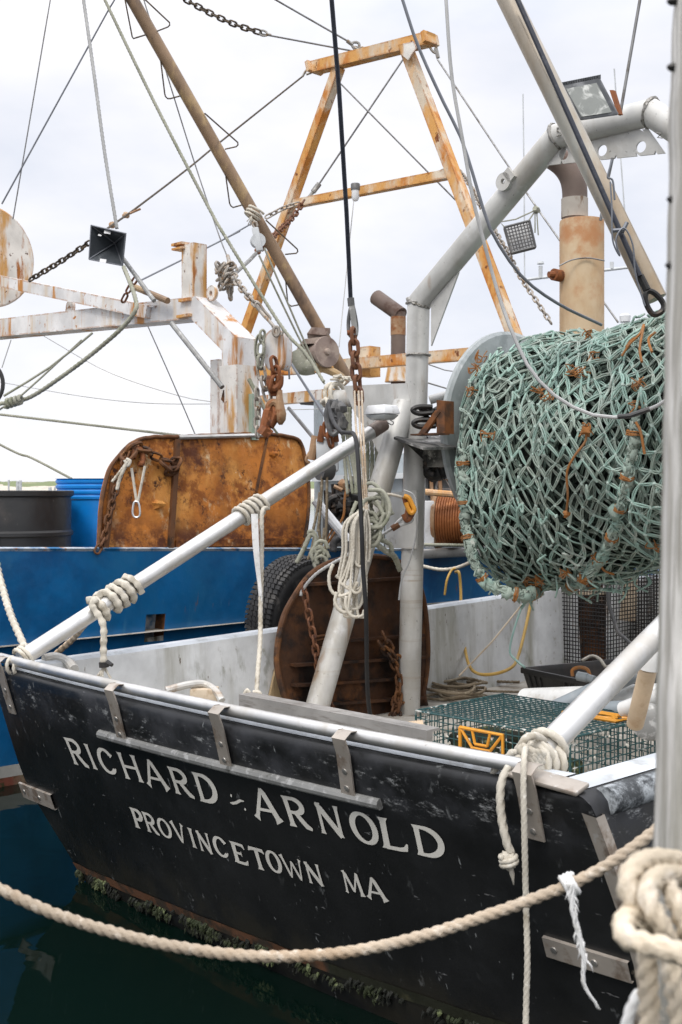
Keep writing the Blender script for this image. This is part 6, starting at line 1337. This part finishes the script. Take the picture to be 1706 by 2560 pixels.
b=MB().rope(pxs([(322,1150,9.4),(312,1170,9.4),(300,1195,9.4),(293,1225,9.4)]),.016,n=8).rope(pxs([(318,1155,9.4),(300,1180,9.4),(280,1205,9.4)]),.012,n=8).rope(pxs([(312,1150,9.4),(320,1165,9.4),(326,1152,9.4),(316,1148,9.4)]),.014,n=8); tag(b.build('door_tie',m['ropew'],None),'short pale rope tied on the upper left rim of the rusty door','rope')
# barrels
bk_=thing('barrel',at(50,1380,v=2.0),'black plastic barrel with a white paper label behind the blue rail','barrel')
c_=at(28,1240,v=1.9); Yb=c_.y; rb=152/FPX*Yb; b0=B(bl(c_)[0],bl(c_)[1],.86); zt_=at(28,1226,Y=Yb).z-.86
zrb=at(28,1338,Y=Yb-rb).z-.86
MB().lathe(b0,V((0,0,1)),[(0,rb*.94),(.04,rb*.96),(zrb-.03,rb*.965),(zrb-.015,rb*1.0),(zrb+.012,rb*1.0),(zrb+.03,rb*.965),(zt_-.09,rb*.97),(zt_-.06,rb*.96),(zt_-.045,rb*1.01),(zt_-.005,rb*1.015),(zt_,rb*.99),(zt_-.01,rb*.93),(zt_-.05,rb*.92)],48).build('shell',m['blackpl'],bk_,auto=40)
def lab(x0,x1,z0,z1,r,k=10): 
    a0=math.atan2(-1,0)
    return [[b0+V((math.sin(a)*r,-math.cos(a)*r,z)) for z in (z0,z1)] for a in [x0+(x1-x0)*i/k for i in range(k+1)]]
zl=at(28,1342,Y=Yb-rb).z-.86; MB().grid(lab(-.6,.08,zl-.28,zl,rb*1.004)).build('label',m['paper'],bk_)
b=MB()
for s in (0,): 
    def lp(a,z): return b0+V((math.sin(a)*rb*1.007,-math.cos(a)*rb*1.007,z))
    for P in ([(-.17,zl-.16),(-.12,zl-.06),(-.02,zl-.17)],[(-.17,zl-.10),(-.10,zl-.17)],[(-.06,zl-.1),(-.12,zl-.15)]): b.tube([lp(*p) for p in P],.003,4)
b.build('label_print',m['ink'],bk_)
bp_=thing('barrel',at(230,1380,v=2.9),'bright blue plastic barrel with ribbed rim between the black barrel and rusty door','barrel')
c_=at(258,1240,v=2.95); Yb=c_.y; rb=117/FPX*Yb; b0=B(bl(c_)[0],bl(c_)[1],.86); zt_=at(258,1197,Y=Yb).z-.86
pr=[(0,rb*.86),(zt_-.21,rb*.955)]
for k in range(4): z_=zt_-.20+k*.05; pr+=[(z_,rb*.955),(z_+.012,rb*(.985)),(z_+.032,rb*(.99)),(z_+.044,rb*.96)]
pr+=[(zt_,rb*1.0),(zt_-.005,rb*.95),(zt_-.1,rb*.93)]
MB().lathe(b0,V((0,0,1)),pr,48).build('shell',m['bluepl'],bp_,auto=40)
# things by the right rail of the trawler
wthing([(1055,1415,10.9),(1100,1424,10.9),(1140,1420,10.9),(1185,1402,10.8),(1220,1385,10.8)],.018,'ropew','bow_line','pale rope sagging along the blue hull right of the gantry post','rope')
wthing([(1058,1362,12),(1180,1364,12.4)],.02,'ropeg','rail_rope','grey green rope lying along the blue rail by the rusty winch drum','rope')
wthing([(1112,1488,10.8),(1118,1450,10.8),(1130,1425,10.85),(1140,1421,10.85)],.012,'yhose','yellow_line','short yellow line hanging from the pale rope against the blue hull','line')
# front hanging wires, cage lamp
wthing([(1004,-10,7.6),(1044,111,7.6),(1106,249,7.6),(1152,342,7.6),(1183,436,7.6),(1202,500,7.6),(1232,584,7.6),(1305,691,7.7),(1397,760,7.9),(1504,812,8.2)],.0105,'wiret','slack_wire','blue grey wire curving from the top centre down behind the net','wire','tube')
wthing([(1115,-10,6.9),(1129,184,6.9),(1156,344,6.9),(1183,497,6.9),(1209,600,6.9),(1240,714,6.9),(1271,806,6.85),(1313,902,6.8),(1351,955,6.75),(1404,1001,6.7),(1470,1034,6.65),(1527,1043,6.6),(1573,1041,6.55),(1626,1024,6.5),(1690,985,6.4)],.0105,'wirel','slack_wire','pale wire looping down in front of the green net','wire','tube')
tag(MB().tube(pxs([(1545,1042),(1573,1040),(1626,1022)],Y=6.5),.014,8).build('wire_sleeve',m['blackpl'],None),'black sleeve on the pale wire near the piling','sleeve')
wthing([(1602,-10,7.4),(1552,280,7.4)],.010,'wire','signal_wire','thin grey wire rising from the floodlight to the top edge','wire','tube'); wthing([(1532,395,7.7),(1519,455,7.7),(1502,551,7.7)],.010,'wire','signal_wire','short thin wire below the slotted plate','wire','tube')
cl_=thing('cage_lamp',at(1300,592,Y=12.5),'square lamp in a wire cage hanging beside the exhaust stack','lamp')
Yc=12.5; q=[at(1262,568,Y=Yc),at(1324,552,Y=Yc),at(1339,617,Y=Yc),at(1280,632,Y=Yc)]; bk2=V((.02,.16,.02))
b=MB()
for i in range(4): j=(i+1)%4; b.tube([q[i],q[j]],.014,6).tube([q[i]+bk2,q[j]+bk2],.014,6).tube([q[i],q[i]+bk2],.012,6)
for k in range(1,8): t_=k/8; b.tube([q[0].lerp(q[1],t_),q[3].lerp(q[2],t_)],.006,5).tube([q[0].lerp(q[3],t_),q[1].lerp(q[2],t_)],.006,5)
b.build('cage',m['greymetal'],cl_)
MB().plate([p+bk2*.8 for p in q],bk2*.2).build('lens',m['paper'],cl_,smooth=False)
b=MB().tube(pxs([(1340,525),(1322,552)],Y=Yc),.008,5).tube(pxs([(1340,525),(1290,548),(1250,555),(1262,568)],Y=Yc),.008,5).tube(pxs([(1342,525),(1346,588)],Y=Yc),.007,5).tube(pxs([(1338,525),(1338,582)],Y=Yc),.007,5).blob(at(1340,524,Y=Yc),.04,rough=.4); b.build('hanging_cord',m['ropeg'],cl_)
# distant boat mast with antennas
dm=thing('distant_mast',at(1350,900,Y=30),'pale distant mast yard with whip antennas behind the exhaust stack','mast')
b=MB().tube(pxs([(1308,700),(1575,668)],Y=30),.035,8).tube(pxs([(1352,665),(1352,695)],Y=30),.05,8).tube(pxs([(1530,655),(1530,672)],Y=30),.05,8).lathe(at(1352,660,Y=30),V((0,0,1)),[(0,.09),(.06,.07)],12).tube(pxs([(1440,690),(1440,1220)],Y=30),.1,10); b.build('yard',m['far'],dm)
b=MB().tube(pxs([(1308,235),(1311,470),(1312,700)],Y=30),.018,6).tube(pxs([(1536,172),(1560,500),(1572,668)],Y=30),.018,6); b.build('whip_antenna',m['far'],dm)
b=MB().lathe(at(1563,805,Y=30),V((0,0,1)),[(0,.13),(.15,.14),(.2,.1),(.22,.02)],14); b.build('radome',m['white'],dm)
GR={'rope':'ropes on and around the two boats','chain':'chains hanging in the rigging','wire':'wires hanging in front of the gantry','pipe':'plastic pipes heaped on the deck','post':'posts around the wire crate','thimble':'wire thimbles on the mast rigging','turnbuckle':'turnbuckles in the rigging','pulley block':'blocks hanging in the rigging','barrel':'barrels behind the blue rail','trawl door':'rusty trawl doors','hose':'hoses on the black boat','boat':'fishing boats rafted together'}
for o in bpy.data.objects:
    if o.parent is None and o.get('category') in GR: o['group']=GR[o['category']]
for o in bpy.data.objects:
    if 'w0' in o: del o['w0']
